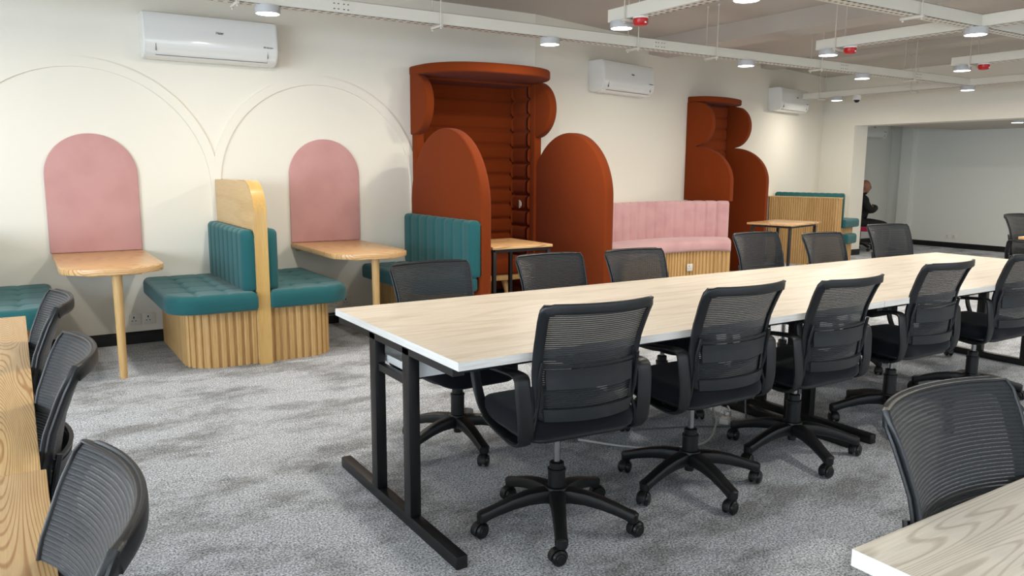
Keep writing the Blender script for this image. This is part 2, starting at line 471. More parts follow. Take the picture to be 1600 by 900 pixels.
# ceiling beams
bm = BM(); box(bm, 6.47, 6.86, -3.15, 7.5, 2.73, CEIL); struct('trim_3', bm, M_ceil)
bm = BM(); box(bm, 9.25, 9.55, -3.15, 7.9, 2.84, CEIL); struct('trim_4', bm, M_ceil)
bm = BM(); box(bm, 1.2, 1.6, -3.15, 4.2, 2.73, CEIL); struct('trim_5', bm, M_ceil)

# skirting boards
def skirt(name, pts):
    bm = BM()
    for a, b in zip(pts, pts[1:]):
        a = Vector(a); b = Vector(b); t = (b - a).normalized(); n = Vector((t.y, -t.x, 0))
        prof = [(0, 0), (.016, 0), (.016, .072), (.013, .078), (.013, .086), (.006, .095), (0, .095)]
        r0 = [bm.verts.new(a + n * d + Vector((0, 0, z))) for d, z in prof]; r1 = [bm.verts.new(b + n * d + Vector((0, 0, z))) for d, z in prof]
        for i in range(len(prof)): bm.faces.new((r0[i], r0[(i + 1) % len(prof)], r1[(i + 1) % len(prof)], r1[i]))
        bm.faces.new(r0); bm.faces.new(r1)
    struct(name, bm, M_skirt)


skirt('baseboard_left', [(-4, 6.69, 0), (3.17, 6.69, 0)])
skirt('baseboard_alcove', [(3.17, 7.12, 0), (4.52, 7.12, 0)])
skirt('baseboard_right', [A2(0.02, 0), A2(7.2, 0)])
skirt('baseboard_far', [(WB, 8.43, 0), (WB, 7.83, 0), (WB + .35, 7.83, 0)])
skirt('baseboard_back_room_left', [(WB + .35, 9.02, 0), (14.33, 9.02, 0)])
skirt('baseboard_back_room_far', [(14.45, 8.52, 0), (14.45, 3.0, 0)])

# raised arch mouldings on the wall, joined where they meet
def arch_band(name, cx, cz, r, wd, zl, zr, x_cut=None):
    bm = BM()
    out = [(cx - r - wd, zl)] + arc(cx, cz, r + wd, 180, 0, 72) + [(cx + r + wd, zr)]
    inn = [(cx - r, zl)] + arc(cx, cz, r, 180, 0, 72) + [(cx + r, zr)]
    F = lambda a, b, t: (a, 6.69 - t, b)
    def cl(p, side):
        x, z = p
        if side == 'r' and x_cut[1] is not None: x = min(x, x_cut[1])
        if side == 'l' and x_cut[0] is not None: x = max(x, x_cut[0])
        return (x, z)
    if x_cut: out = [cl(cl(p, 'r'), 'l') for p in out]
    n = len(out); T = .014
    V = [[bm.verts.new(F(*p, t)) for p in seq] for seq in (out, inn) for t in (0, T)]
    ob, ot, ib, it = V
    for i in range(n - 1):
        bm.faces.new((ot[i], ot[i + 1], it[i + 1], it[i])); bm.faces.new((ob[i], ob[i + 1], ot[i + 1], ot[i])); bm.faces.new((ib[i], ib[i + 1], it[i + 1], it[i]))
    bm.faces.new((ob[0], ot[0], it[0], ib[0])); bm.faces.new((ob[-1], ot[-1], it[-1], ib[-1]))
    bmesh.ops.remove_doubles(bm, verts=bm.verts[:], dist=1e-6)
    struct(name, bm, M_trim)


arch_band('trim_6', 0.465, 1.215, 0.893, 0.072, 0.98, 0.60, (None, 1.3965))
arch_band('trim_7', 2.280, 1.235, 0.848, 0.072, 0.60, 0.985, (1.3965, 3.165))

# ------------------------------------------------------------------ upholstery builders
def cushion_bm(bm, x0, x1, y0, y1, z0, z1, rad, nx=40, ny=40, re=.04, tuft=None, crown=0.0):
    def axis(a, b, n):
        out = []
        for i in range(n + 1):
            t = i / n; t = t - 0.55 * math.sin(2 * PI * t) / (2 * PI)
            out.append(a + (b - a) * t)
        return out
    X, Y = axis(x0, x1, nx), axis(y0, y1, ny)
    def place(x, y):
        e = min(x - x0, x1 - x, y - y0, y1 - y)
        for cx, cy, r, sx, sy in ((x0, y0, rad[0], 1, 1), (x1, y0, rad[1], -1, 1), (x1, y1, rad[2], -1, -1), (x0, y1, rad[3], 1, -1)):
            if r <= 0: continue
            ox, oy = cx + sx * r, cy + sy * r
            dx, dy = x - ox, y - oy
            if dx * sx < 0 and dy * sy < 0:
                m = max(abs(dx), abs(dy)); l = math.hypot(dx, dy)
                if l > 1e-9:
                    k = m / l; x, y = ox + dx * k, oy + dy * k; e = r - m
                break
        return x, y, max(e, 0)
    def top(x, y, e):
        z = z1
        if e < re: z -= re - math.sqrt(max(0, re * re - (re - e) ** 2))
        u = (x - x0) / (x1 - x0); v = (y - y0) / (y1 - y0)
        z += crown * (1 - (2 * u - 1) ** 2) * (1 - (2 * v - 1) ** 2)
        if tuft:
            tx, ty, dep = tuft
            gx = abs(math.sin(PI * u * tx)) if 0.3 / tx < u < 1 - .3 / tx else 1
            gy = abs(math.sin(PI * v * ty)) if 0.3 / ty < v < 1 - .3 / ty else 1
            edge = min(1, e / .06)
            d = dep * .45 * (math.exp(-(gx / .22) ** 2) + math.exp(-(gy / .22) ** 2)) + dep * .9 * math.exp(-(gx / .35) ** 2) * math.exp(-(gy / .35) ** 2)
            z -= d * edge
        return z
    T, B = {}, {}
    for i, x in enumerate(X):
        for j, y in enumerate(Y):
            px, py, e = place(x, y)
            T[i, j] = bm.verts.new((px, py, top(px, py, e)))
            rb = re * .5
            zb = z0 + (rb - math.sqrt(max(0, rb * rb - (rb - e) ** 2)) if e < rb else 0)
            B[i, j] = bm.verts.new((px, py, zb))
    for i in range(nx):
        for j in range(ny):
            bm.faces.new((T[i, j], T[i + 1, j], T[i + 1, j + 1], T[i, j + 1])); bm.faces.new((B[i, j], B[i, j + 1], B[i + 1, j + 1], B[i + 1, j]))
    for i in range(nx):
        for j in (0, ny): bm.faces.new((T[i, j], T[i + 1, j], B[i + 1, j], B[i, j]))
    for j in range(ny):
        for i in (0, nx): bm.faces.new((T[i, j], T[i, j + 1], B[i, j + 1], B[i, j]))


def resample(path, n):
    path = [Vector((p[0], p[1], 0)) for p in path]
    L = [0]
    for a, b in zip(path, path[1:]): L.append(L[-1] + (b - a).length)
    out = []
    for i in range(n + 1):
        s = L[-1] * i / n; k = 0
        while k < len(L) - 2 and L[k + 1] < s: k += 1
        t = (s - L[k]) / max(1e-9, L[k + 1] - L[k]); out.append(path[k].lerp(path[k + 1], t))
    return out, L[-1]


def ribbed_back(bm, path, z0, z1, thick, ribs, side=1, groove=.022, plain_end=0, er=.05, per=10):
    """upholstered back along a floor path; front face bulges to `side` of the path; vertical channels"""
    n = ribs * per
    pts, L = resample(path, n)
    bounds = list(range(ribs + 1))
    rings = []
    for i, p in enumerate(pts):
        t = (pts[min(n, i + 1)] - pts[max(0, i - 1)]).normalized(); nn = Vector((t.y, -t.x, 0)) * side
        u = i / per; ph = u - math.floor(u)
        k = int(round(u))
        g = abs(math.sin(PI * u))
        if plain_end and u > ribs - plain_end and u < ribs - .05: g = 1 if u > ribs - plain_end + .25 else g
        rib = (1 - (1 - g) ** 2.2) ** .6 if g < 1 else 1
        e = min(i, n - i) / n * L
        end = 1 if e >= er else math.sqrt(max(0.0, 1 - (1 - e / er) ** 2))
        f = (thick - groove * (1 - rib)) * (0.25 + .75 * end)
        if end < 1: f = thick * (.3 + .7 * end)
        dz = er * .8 * (1 - end)
        a, b = z0 + dz * .6, z1 - dz - .008 * (1 - rib)
        r = min(.035, thick * .45)
        sec = [(0, a), (f - r, a)]
        for q_ in range(1, 6): th = PI / 2 * q_ / 5; sec.append((f - r + r * math.sin(th), a + r - r * math.cos(th)))
        for q_ in range(0, 6): th = PI / 2 * q_ / 5; sec.append((f - r + r * math.cos(th), b - r + r * math.sin(th)))
        sec.append((min(.012, f - r) , b)); sec.append((0, b - .008))
        rings.append([bm.verts.new((p.x + nn.x * d, p.y + nn.y * d, z)) for d, z in sec])
    m = len(rings[0])
    for a, b in zip(rings, rings[1:]):
        for j in range(m): bm.faces.new((a[j], a[(j + 1) % m], b[(j + 1) % m], b[j]))
    bm.faces.new(rings[0]); bm.faces.new(rings[-1])


def ribbed_wall(bm, p0, p1, z0, z1, thick, ribs, side=1, groove=.03, per=9):
    """panel between two floor points with horizontal channels"""
    p0 = Vector((p0[0], p0[1], 0)); p1 = Vector((p1[0], p1[1], 0)); t = (p1 - p0).normalized(); nn = Vector((t.y, -t.x, 0)) * side
    L = (p1 - p0).length; rows = []
    cols = [0, .012, .03, .06] + [L * k / 8 for k in range(1, 8)] + [L - .06, L - .03, L - .012, L]
    for j in range(ribs * per + 1):
        v = j / per; g = abs(math.sin(PI * v)); rib = (1 - (1 - g) ** 2.4) ** .6
        z = z0 + (z1 - z0) * j / (ribs * per)
        row = []
        for s in cols:
            e = min(s, L - s); en = min(1, e / .06); en = math.sqrt(max(0, 1 - (1 - en) ** 2))
            d = (thick - groove * (1 - rib)) * (.55 + .45 * en)
            q_ = p0 + t * s + nn * d; row.append(bm.verts.new((q_.x, q_.y, z)))
        rows.append(row)
    for a, b in zip(rows, rows[1:]):
        for k in range(len(cols) - 1): bm.faces.new((a[k], a[k + 1], b[k + 1], b[k]))
    # back and rim
    c = [bm.verts.new((p0.x, p0.y, z0)), bm.verts.new((p1.x, p1.y, z0)), bm.verts.new((p1.x, p1.y, z1)), bm.verts.new((p0.x, p0.y, z1))]
    bm.faces.new(c)
    bm.faces.new(rows[0] + [c[1], c[0]]); bm.faces.new(rows[-1] + [c[2], c[3]])
    bm.faces.new([r[0] for r in rows] + [c[3], c[0]]); bm.faces.new([r[-1] for r in rows] + [c[2], c[1]])


def slats(bm, path, z0, z1, pitch=.052, wd=.036, depth=.016, side=1, backing=.02):
    pts, L = resample(path, max(8, int(sum((Vector(b[:2]) - Vector(a[:2])).length for a, b in zip(path, path[1:])) / .01)))
    n = max(1, int(L / pitch)); m = len(pts) - 1
    # backing strip
    prev = None
    for i, p in enumerate(pts):
        t = (pts[min(m, i + 1)] - pts[max(0, i - 1)]).normalized(); nn = Vector((t.y, -t.x, 0)) * side
        q_ = p - nn * backing
        cur = [bm.verts.new((p.x, p.y, z0)), bm.verts.new((p.x, p.y, z1)), bm.verts.new((q_.x, q_.y, z1)), bm.verts.new((q_.x, q_.y, z0))]
        if prev:
            for a in range(4): bm.faces.new((prev[a], prev[(a + 1) % 4], cur[(a + 1) % 4], cur[a]))
        else: bm.faces.new(cur)
        prev = cur
    bm.faces.new(prev)
    for k in range(n):
        s = (k + .5) / n; i = s * m; i0 = int(i); fr = i - i0
        p = pts[i0].lerp(pts[min(m, i0 + 1)], fr)
        t = (pts[min(m, i0 + 2)] - pts[max(0, i0 - 1)]).normalized(); nn = Vector((t.y, -t.x, 0)) * side
        h = wd / 2
        sec = [(-h, -.002), (-h, depth * .6), (-h * .6, depth), (h * .6, depth), (h, depth * .6), (h, -.002)]
        a = [bm.verts.new((p.x + t.x * x + nn.x * d, p.y + t.y * x + nn.y * d, z0)) for x, d in sec]
        b = [bm.verts.new((p.x + t.x * x + nn.x * d, p.y + t.y * x + nn.y * d, z1)) for x, d in sec]
        for j in range(6): bm.faces.new((a[j], a[(j + 1) % 6], b[(j + 1) % 6], b[j]))
        bm.faces.new(a); bm.faces.new(b)


# ------------------------------------------------------------------ banquettes and wall tables along the first stretch
YW = 6.672


def round_path(x0, x1, y0, y1, r, corner):
    """from the wall along one side, round the front corner(s)"""
    if corner == 'both':
        return [(x0, y1)] + [(x0, y0 + r)] + arc(x0 + r, y0 + r, r, 180, 270, 10) + arc(x1 - r, y0 + r, r, 270, 360, 10) + [(x1, y1)]


# double banquette under the arches
t = thing('double_banquette', 'back-to-back teal banquette with a tall oak divider, between the two wall tables', 'bench', (0, 0, 0))
bm = BM(); slats(bm, round_path(.945, 1.955, 5.56, YW, .20, 'both'), 0, .40, side=1); obj('slatted_base', bm, M_oak, t)
bm = BM(); box(bm, .99, 1.91, 5.62, YW, .02, .395); obj('carcass', bm, M_oak, t)
bm = BM()
o_ = [(YW, 0), (YW, 1.288)] + arc(5.50 + .24, 1.288 - .24, .24, 90, 180, 14) + [(5.50, 0)]
prism(bm, o_, 1.388, 1.474, lambda a, b, c: (c, a, b), .004, 2)
dv = obj('divider', bm, M_oakplate, t)
bm = BM()
edge = [(5.742 + .2, 1.29)] + arc(5.50 + .24, 1.288 - .24, .242, 90, 180, 14) + [(5.498, 0.0)]
prev = None
sweep(bm, [(1.431, a, b) for a, b in edge], .088, .006, (0, 0, 1) if False else [Vector((0, 0, 1)) if i == 0 else Vector((0, (edge[i][0] - 5.9), (edge[i][1] - .9))).normalized() if edge[i][1] > 1.0 else Vector((0, -1, 0)) for i in range(len(edge))], round_=False)
obj('divider_edge', bm, M_oakedge, dv)
for nm, xa, xb, rad in (('seat', .80, 1.386, (.20, .02, .02, .06)), ('seat', 1.476, 2.085, (.02, .20, .06, .02))):
    bm = BM(); cushion_bm(bm, xa, xb, 5.45 if xa < 1 else 5.47, YW, .40, .528, rad, 44, 60, .04, (3, 5, .016)); obj(nm, bm, M_teal, t, True)
bm = BM(); ribbed_back(bm, [(1.386, 6.66), (1.386, 5.52)], .515, .955, .085, 8, side=1, plain_end=1, groove=.013); obj('backrest', bm, M_teal, t, True)
bm = BM(); ribbed_back(bm, [(1.476, 6.66), (1.476, 5.52)], .515, .955, .085, 8, side=-1, plain_end=1, er=.07, groove=.013); obj('backrest', bm, M_teal, t, True)

# banquette at the left edge of the view
t = thing('banquette', 'teal tufted banquette cut by the left edge, beyond the honey oak desks', 'bench')
bm = BM(); cushion_bm(bm, -.45, .185, 5.45, YW, .40, .528, (.02, .20, .06, .02), 44, 60, .04, (3, 5, .016)); obj('seat', bm, M_teal, t, True)
bm = BM(); slats(bm, [(-.5, 5.56)] + arc(.06 - .2, 5.76, .20, 270, 360, 10) + [(.06, YW)], 0, .40, side=1); obj('slatted_base', bm, M_oak, t)
bm = BM(); ribbed_back(bm, [(-.47, 6.66), (-.47, 5.52)], .515, .955, .085, 8, side=-1); obj('backrest', bm, M_teal, t, True)

# single banquette leaning on the booth's left arch screen
t = thing('banquette', 'teal banquette with channelled back fixed to the left rust screen of the tall booth', 'bench')
bm = BM(); cushion_bm(bm, 2.62, 3.118, 5.40, YW, .40, .528, (.14, .03, .02, .03), 44, 60, .04, (3, 5, .016)); obj('seat', bm, M_teal, t, True)
bm = BM(); slats(bm, [(2.775, YW), (2.775, 5.70)] + arc(2.775 + .2, 5.70, .20, 180, 270, 8) + [(3.11, 5.50)], 0, .40, side=1); obj('slatted_base', bm, M_oak, t)
bm = BM(); ribbed_back(bm, [(3.124, 6.67), (3.124, 5.385)], .515, .972, .085, 8, side=1, plain_end=1, er=.03, groove=.013); obj('backrest', bm, M_teal, t, True)


def wall_table(x, label, legx, legy):
    t = thing('wall_table', label, 'table', (x, 0, 0), 0, 'oak tables fixed to the wall')
    pts = [(-.31, YW + .015), (-.31, 5.72)] + [(-.295, 5.645), (-.25, 5.575), (-.16, 5.505), (-.05, 5.47), (.06, 5.468), (.16, 5.50), (.25, 5.565), (.295, 5.635), (.31, 5.72)] + [(.31, YW + .015)]
    bm = BM(); prism(bm, pts, .702, .742, lambda a, b, c: (a, b, c), .005, 2); obj('tabletop', bm, M_oaktab, t)
    bm = BM(); box(bm, -.16, .16, 5.60, 5.72, .684, .703, .003); obj('cleat', bm, M_oak, t)
    bm = BM(); box(bm, -.27, -.12, YW - .03, YW + .015, .67, .703, .003); obj('wall_bracket', bm, M_oak, t)
    bm = BM(); lathe(bm, [(.020, 0), (.024, .02), (.029, .5), (.031, .70)], 20, (legx - x, legy)); obj('leg', bm, M_oak, t)


wall_table(.515, 'D-shaped ash wall table on one round leg, left of the double banquette', .525, 5.60)
wall_table(2.300, 'D-shaped ash wall table on one round leg, right of the double banquette', 2.315, 5.60)
for cx, lb in ((.508, 'pink arched wall panel above the left wall table'), (2.304, 'pink arched wall panel above the wall table next to the tall booth')):
    bm = BM(); r = .312
    prism(bm, [(-r, .744)] + [(a, b) for a, b in arc(0, 1.315, r, 180, 0, 40)] + [(r, .744)], 0, .022, lambda a, b, c: (cx + a, 6.69 - c, b), .006, 3)
    tag(obj('wall_panel', bm, M_pinkpan), lb, 'wall panel', 'pink arched wall panels')

# ------------------------------------------------------------------ sockets
def socket(pos, nx, ny, label, double=False, w_=.086):
    ang = math.atan2(ny, nx) + PI / 2       # local -y points out of the wall
    t = thing('wall_socket', label, 'socket', pos, ang, 'wall sockets')
    bm = BM(); box(bm, -w_ / 2, w_ / 2, -.009, 0, -.043, .043, .003); obj('face_plate', bm, M_socket, t)
    bm = BM(); ox = -.012
    box(bm, ox - .004, ox + .004, -.0105, -.008, .008, .024); box(bm, ox - .017, ox - .008, -.0105, -.008, -.014, -.008); box(bm, ox + .008, ox + .017, -.0105, -.008, -.014, -.008)
    obj('pin_holes', bm, M_dark, t, False)
    bm = BM(); box(bm, .022, .032, -.013, -.008, -.010, .012, .002); obj('switch', bm, M_socket, t)
    return t


socket((.737, 6.69, .193), 0, -1, 'left socket of the pair by the left wall table leg')
socket((.840, 6.69, .193), 0, -1, 'right socket of the pair by the left wall table leg')
for i, x in enumerate((2.272, 2.375, 2.480)):
    socket((x, 6.69, .190), 0, -1, ('leftmost', 'middle', 'rightmost')[i] + ' of three sockets under the wall table beside the tall booth')

# ------------------------------------------------------------------ tall rust booth
t = thing('booth', 'tall rust orange upholstered booth with round ears, canopy and channelled inside', 'booth')
XL, XR = 3.13, 4.55
for xa, xb in ((3.15, 3.235), (4.46, 4.545)):
    bm = BM(); box(bm, xa, xb, 6.60, 6.688, 0, 2.23, .012, 3); obj('frame_post', bm, M_orange, t, 'auto')
bm = BM(); ribbed_wall(bm, (3.19, 7.115), (4.50, 7.115), .10, 2.24, .085, 14, side=1, groove=.045); obj('back_cushion', bm, M_orange, t, True)
bm = BM(); ribbed_wall(bm, (4.518, 7.09), (4.518, 6.66), .0, 2.24, .065, 14, side=1, groove=.04); sc_ = obj('side_cushion', bm, M_orange, t, True)
bm = BM(); ribbed_wall(bm, (3.172, 7.09), (3.172, 6.66), .0, 2.24, .065, 14, side=-1, groove=.04); obj('side_cushion', bm, M_orange, t, True)
bm = BM(); n_ = 48
can = [(3.13 + .005, 7.1 if False else 6.68)]
can = [(XL, 6.68)] + [(3.80 + .67 * -math.copysign(abs(math.cos(a)) ** .8, math.cos(a)), 6.60 - .60 * abs(math.sin(a)) ** .8) for a in [PI * i / n_ for i in range(n_ + 1)]] + [(4.47, 6.68)]
prism(bm, can, 2.215, 2.30, lambda a, b, c: (a, b, c), .018, 3); obj('canopy', bm, M_orange, t)
bm = BM(); box(bm, 3.18, 4.51, 6.66, 7.11, 2.20, 2.245); obj('inner_roof', bm, M_orange, t)
for xa in (XL, 4.465):
    bm = BM(); ear = [(6.685, 1.69)] + [(6.685 - .045 - .30 * math.sin(a) , 1.965 - .275 * math.cos(a)) for a in [PI * i / 28 for i in range(29)]] + [(6.685, 2.24)]
    prism(bm, ear, xa, xa + .085, lambda a, b, c: (c, a, b), .018, 3); obj('ear', bm, M_orange, t)
for xa, yb, yf in ((XL, 6.685, 5.38), (4.485, 6.69, 5.485)):
    r = (yb - yf) / 2; cz = 1.725 - r * 1.0
    bm = BM(); prism(bm, [(yb, 0)] + [(yb - r + r * math.cos(a), cz + r * math.sin(a)) for a in [PI * i / 44 for i in range(45)]] + [(yf, 0)], xa, xa + .10, lambda a, b, c: (c, a, b), .022, 4)
    obj('arch_screen', bm, M_orange, t)
bm = BM(); pts_ = [(0, -.045)] + arc(0, 0, .042, -90, 90, 12) + [(0, .045)]
prism(bm, pts_, 0, .006, lambda a, b, c: (4.452 - c, 6.86 - a, 1.02 + b), .0015, 1); obj('socket_plate', bm, M_whitem, t)['label'] = 'small white half-round plate'
# bench inside the booth
t = thing('booth_bench', 'rust cushioned bench on splayed oak legs inside the tall booth', 'bench', (3.84, 6.80, 0))
bm = BM(); cushion_bm(bm, -.56, .56, -.24, .20, .335, .50, (.04, .04, .04, .04), 40, 24, .045); obj('seat', bm, M_orange, t, True)
bm = BM(); box(bm, -.55, .55, -.22, .19, .275, .334, .006); obj('seat_rail', bm, M_oak, t)
for sx in (-1, 1):
    for sy in (-1, 1):
        bm = BM(); tube(bm, [(sx * .30, sy * .14, .278), (sx * .36, sy * .18, 0)], .03, 12, radii=[.032, .022]); obj('leg', bm, M_oak, t)


def cafe_table(loc, rot, wx, wy, label, inset=.06):
    t = thing('cafe_table', label, 'table', loc, rot, 'small black-legged tables')
    bm = BM(); box(bm, -wx / 2, wx / 2, -wy / 2, wy / 2, .727, .75, .003); obj('tabletop', bm, M_oaktab, t)
    bm = BM()
    for s in (-1, 1):
        box(bm, -wx / 2 + inset, wx / 2 - inset, s * (wy / 2 - inset) - .012, s * (wy / 2 - inset) + .012, .70, .727)
        box(bm, s * (wx / 2 - inset) - .012, s * (wx / 2 - inset) + .012, -wy / 2 + inset, wy / 2 - inset, .70, .727)
    obj('frame', bm, M_steel, t)
    for sx in (-1, 1):
        for sy in (-1, 1):
            bm = BM(); cx, cy = sx * (wx / 2 - inset), sy * (wy / 2 - inset); box(bm, cx - .015, cx + .015, cy - .015, cy + .015, 0, .705, .002); obj('leg', bm, M_steel, t)


cafe_table((3.565, 5.755, 0), 0, .60, .66, 'small oak topped table with black steel legs inside the tall booth', .03)
cafe_table(A2(3.44 - .02 + .0, 1.17), TH, .82, .58, 'small oak topped table with black steel legs in front of the slatted oak screen', .05)
bpy.data.objects['cafe_table.001'].location = (8.06, 6.37, 0)

# ------------------------------------------------------------------ pink curved banquette
arcp = [(5.10, 6.56, 0), (5.40, 6.76, 0), (5.80, 6.95, 0), (6.40, 7.08, 0), (6.95, 7.06, 0), (7.28, 6.95, 0), (7.50, 6.76, 0)]
pc = crom(arcp, 8)


def offs(path, d):
    out = []
    for i, p in enumerate(path):
        t_ = (path[min(len(path) - 1, i + 1)] - path[max(0, i - 1)]).normalized(); n = Vector((t_.y, -t_.x, 0)); out.append(p + n * d)
    return out


t = thing('curved_banquette', 'curved pink velvet banquette with channelled back on a slatted oak base', 'bench')
bm = BM(); ribbed_back(bm, offs(pc, -.05), .53, 1.005, .10, 17, side=1, groove=.02, er=.02); obj('backrest', bm, M_pink, t, True)
bm = BM()
back = offs(pc, -.04); front = offs(pc, .48)
n_ = len(pc); rings = []
for i in range(n_):
    a, b = back[i], front[i]; e = min(i, n_ - 1 - i); sh = .03 * (1 if e == 0 else 0)
    r_ = .05; sec = [(0, .425), (.9, .425)]
    D = (b - a); Ld = D.length; D.normalize(); row = []
    prof = [(0, .425), (Ld - .03, .425), (Ld - .008, .435), (Ld, .455), (Ld, .51), (Ld - .012, .54), (Ld - .04, .556), (Ld - .09, .563), (Ld * .5, .565), (.02, .56), (0, .55)]
    rings.append([bm.verts.new((a.x + D.x * d, a.y + D.y * d, z - sh * .3)) for d, z in prof])
m_ = len(rings[0])
for a, b in zip(rings, rings[1:]):
    for j in range(m_): bm.faces.new((a[j], a[(j + 1) % m_], b[(j + 1) % m_], b[j]))
bm.faces.new(rings[0]); bm.faces.new(rings[-1])
obj('seat', bm, M_pink, t, True)
bm = BM(); slats(bm, [(p.x, p.y) for p in offs(pc, .42)], 0, .425, pitch=.048, wd=.034, side=1); obj('slatted_base', bm, M_oak, t)
sp = offs(pc, .44)
k_ = min(range(len(sp)), key=lambda i: abs(sp[i].x / sp[i].y - math.tan(YAW + math.atan(280 / 1217.))))
pk = sp[k_]; d_ = (sp[k_ + 1] - sp[k_ - 1]).normalized()
socket((pk.x, pk.y - .004, .235), d_.y, -d_.x, 'single socket on the slatted base of the pink banquette')

# ------------------------------------------------------------------ second rust booth
t = thing('booth', 'narrow rust orange booth with wavy side screens and flat canopy behind the pink banquette', 'booth')
def wavy(s0, ear_p, low_p, z_from=0.0):
    pts = [(0.0, z_from), (low_p, z_from), (low_p, 1.23)]
    pts += [(low_p * math.cos(a) if False else .13 + (low_p - .13) * math.cos(a), 1.23 + .45 * math.sin(a)) for a in [PI / 2 * i / 18 for i in range(1, 19)]]
    pts += [(.13 + (ear_p - .13) * math.sin(a), 1.96 - .275 * math.cos(a)) for a in [PI * i / 24 for i in range(1, 22)]]
    pts += [(.13, 2.235), (0.0, 2.235)]
    bm = BM(); prism(bm, pts, s0, s0 + .08, lambda p, z, s: tuple(A2(s, p, z)), .014, 3)
    return bm
obj('side_screen', wavy(2.93, .37, .655, 1.0), M_orange, t)
obj('side_screen', wavy(3.90, .37, .655), M_orange, t)
bm = BM(); prism(bm, [(2.94, 0)] + [(3.455 - .52 * math.cos(a), .05 + .30 * math.sin(a) ** .7) for a in [PI * i / 30 for i in range(31)]] + [(3.97, 0)], 2.235, 2.305, lambda s, p, z: tuple(A2(s, p, z)), .015, 3)
obj('canopy', bm, M_orange, t)
bm = BM(); ribbed_wall(bm, A2(3.015, .005), A2(3.895, .005), .0, 2.23, .06, 15, side=1); obj('back_cushion', bm, M_orange, t, True)

# ------------------------------------------------------------------ far teal banquette with slatted screen
t = thing('banquette', 'far teal banquette behind a tall slatted oak screen beside the doorway', 'bench')
bm = BM()
pA, pB = A2(5.36, .02), A2(5.36, 1.02)
slats(bm, [(pA.x, pA.y), (pB.x, pB.y)] + [(v.x, v.y) for v in [A2(5.36 + .05 * (1 - math.cos(a)), 1.02 + .05 * math.sin(a)) for a in [PI / 2 * i / 6 for i in range(1, 7)]]] + [tuple(A2(5.47, 1.07)[:2])], 0, .985, pitch=.034, wd=.026, depth=.012, side=1)
obj('slatted_screen', bm, M_oak, t)
bm = BM()
a_, b_, c_, d2 = A2(5.345, .0), A2(5.345, 1.075), A2(5.50, 1.075), A2(5.50, .0)
lo = [bm.verts.new((v.x, v.y, .985)) for v in (a_, b_, c_, d2)]; hi = [bm.verts.new((v.x, v.y, 1.0)) for v in (a_, b_, c_, d2)]
bm.faces.new(lo); bm.faces.new(hi)
for i in range(4): bm.faces.new((lo[i], lo[(i + 1) % 4], hi[(i + 1) % 4], hi[i]))
obj('screen_cap', bm, M_oakplate, t, False)
bm = BM(); e0, e1 = A2(5.50, .04), A2(5.50, 1.08)
ribbed_back(bm, [(e0.x, e0.y), (e1.x, e1.y)], .58, 1.06, .09, 11, side=-1, er=.03); obj('backrest', bm, M_teal, t, True)
bm = BM()
cushion_bm(bm, 0, .62, -1.12, -.04, .56, .68, (.04, .08, .04, .04), 24, 40, .03)
bmesh.ops.rotate(bm, verts=bm.verts[:], cent=(0, 0, 0), matrix=Matrix.Rotation(TH, 3, 'Z')); bmesh.ops.translate(bm, verts=bm.verts[:], vec=A2(5.50, 0)); obj('seat', bm, M_teal, t, True)
bm = BM()
cushion_bm(bm, 0, .42, -1.17, -.04, .33, .47, (.04, .08, .04, .04), 24, 40, .03)
bmesh.ops.rotate(bm, verts=bm.verts[:], cent=(0, 0, 0), matrix=Matrix.Rotation(TH, 3, 'Z')); bmesh.ops.translate(bm, verts=bm.verts[:], vec=A2(5.50, 0)); obj('lower_cushion', bm, M_teal, t, True)
bm = BM(); slats(bm, [tuple(A2(5.50, 1.04)[:2]), tuple(A2(5.98, 1.04)[:2]), tuple(A2(6.0, .1)[:2])], 0, .56, pitch=.05, wd=.034, side=1); obj('slatted_base', bm, M_oak, t)

# ------------------------------------------------------------------ office chair
def spine(z):       # centre line of the back, y as a function of height
    P = [(.47, -.222), (.52, -.236), (.60, -.240), (.68, -.238), (.78, -.258), (.87, -.292), (.935, -.325)]
    if z <= P[0][0]: return P[0][1]
    for (a, b), (c, d) in zip(P, P[1:]):
        if z <= c: t = (z - a) / (c - a); return b + (d - b) * t
    return P[-1][1]
def halfw(z):
    P = [(.47, .185), (.55, .200), (.68, .212), (.80, .216), (.935, .228)]
    if z <= P[0][0]: return P[0][1]
    for (a, b), (c, d) in zip(P, P[1:]):
        if z <= c: t = (z - a) / (c - a); return b + (d - b) * t
    return P[-1][1]
def bpt(u, z, off=0.0):
    return Vector((u * halfw(z), spine(z) + .055 * abs(u) ** 2.1 + off, z + .0))


ZB, ZT = .515, .935


def grid_shell(bm, us, zs, off, thick):
    F = [[bm.verts.new(bpt(u, z, off)) for u in us] for z in zs]; R = [[bm.verts.new(bpt(u, z, off - thick)) for u in us] for z in zs]
    nz, nu = len(zs), len(us)
    for j in range(nz - 1):
        for i in range(nu - 1):
            bm.faces.new((F[j][i], F[j][i + 1], F[j + 1][i + 1], F[j + 1][i])); bm.faces.new((R[j][i], R[j + 1][i], R[j + 1][i + 1], R[j][i + 1]))
    for j in range(nz - 1):
        for i in (0, nu - 1): bm.faces.new((F[j][i], F[j + 1][i], R[j + 1][i], R[j][i]))
    for i in range(nu - 1):
        for j in (0, nz - 1): bm.faces.new((F[j][i], F[j][i + 1], R[j][i + 1], R[j][i]))


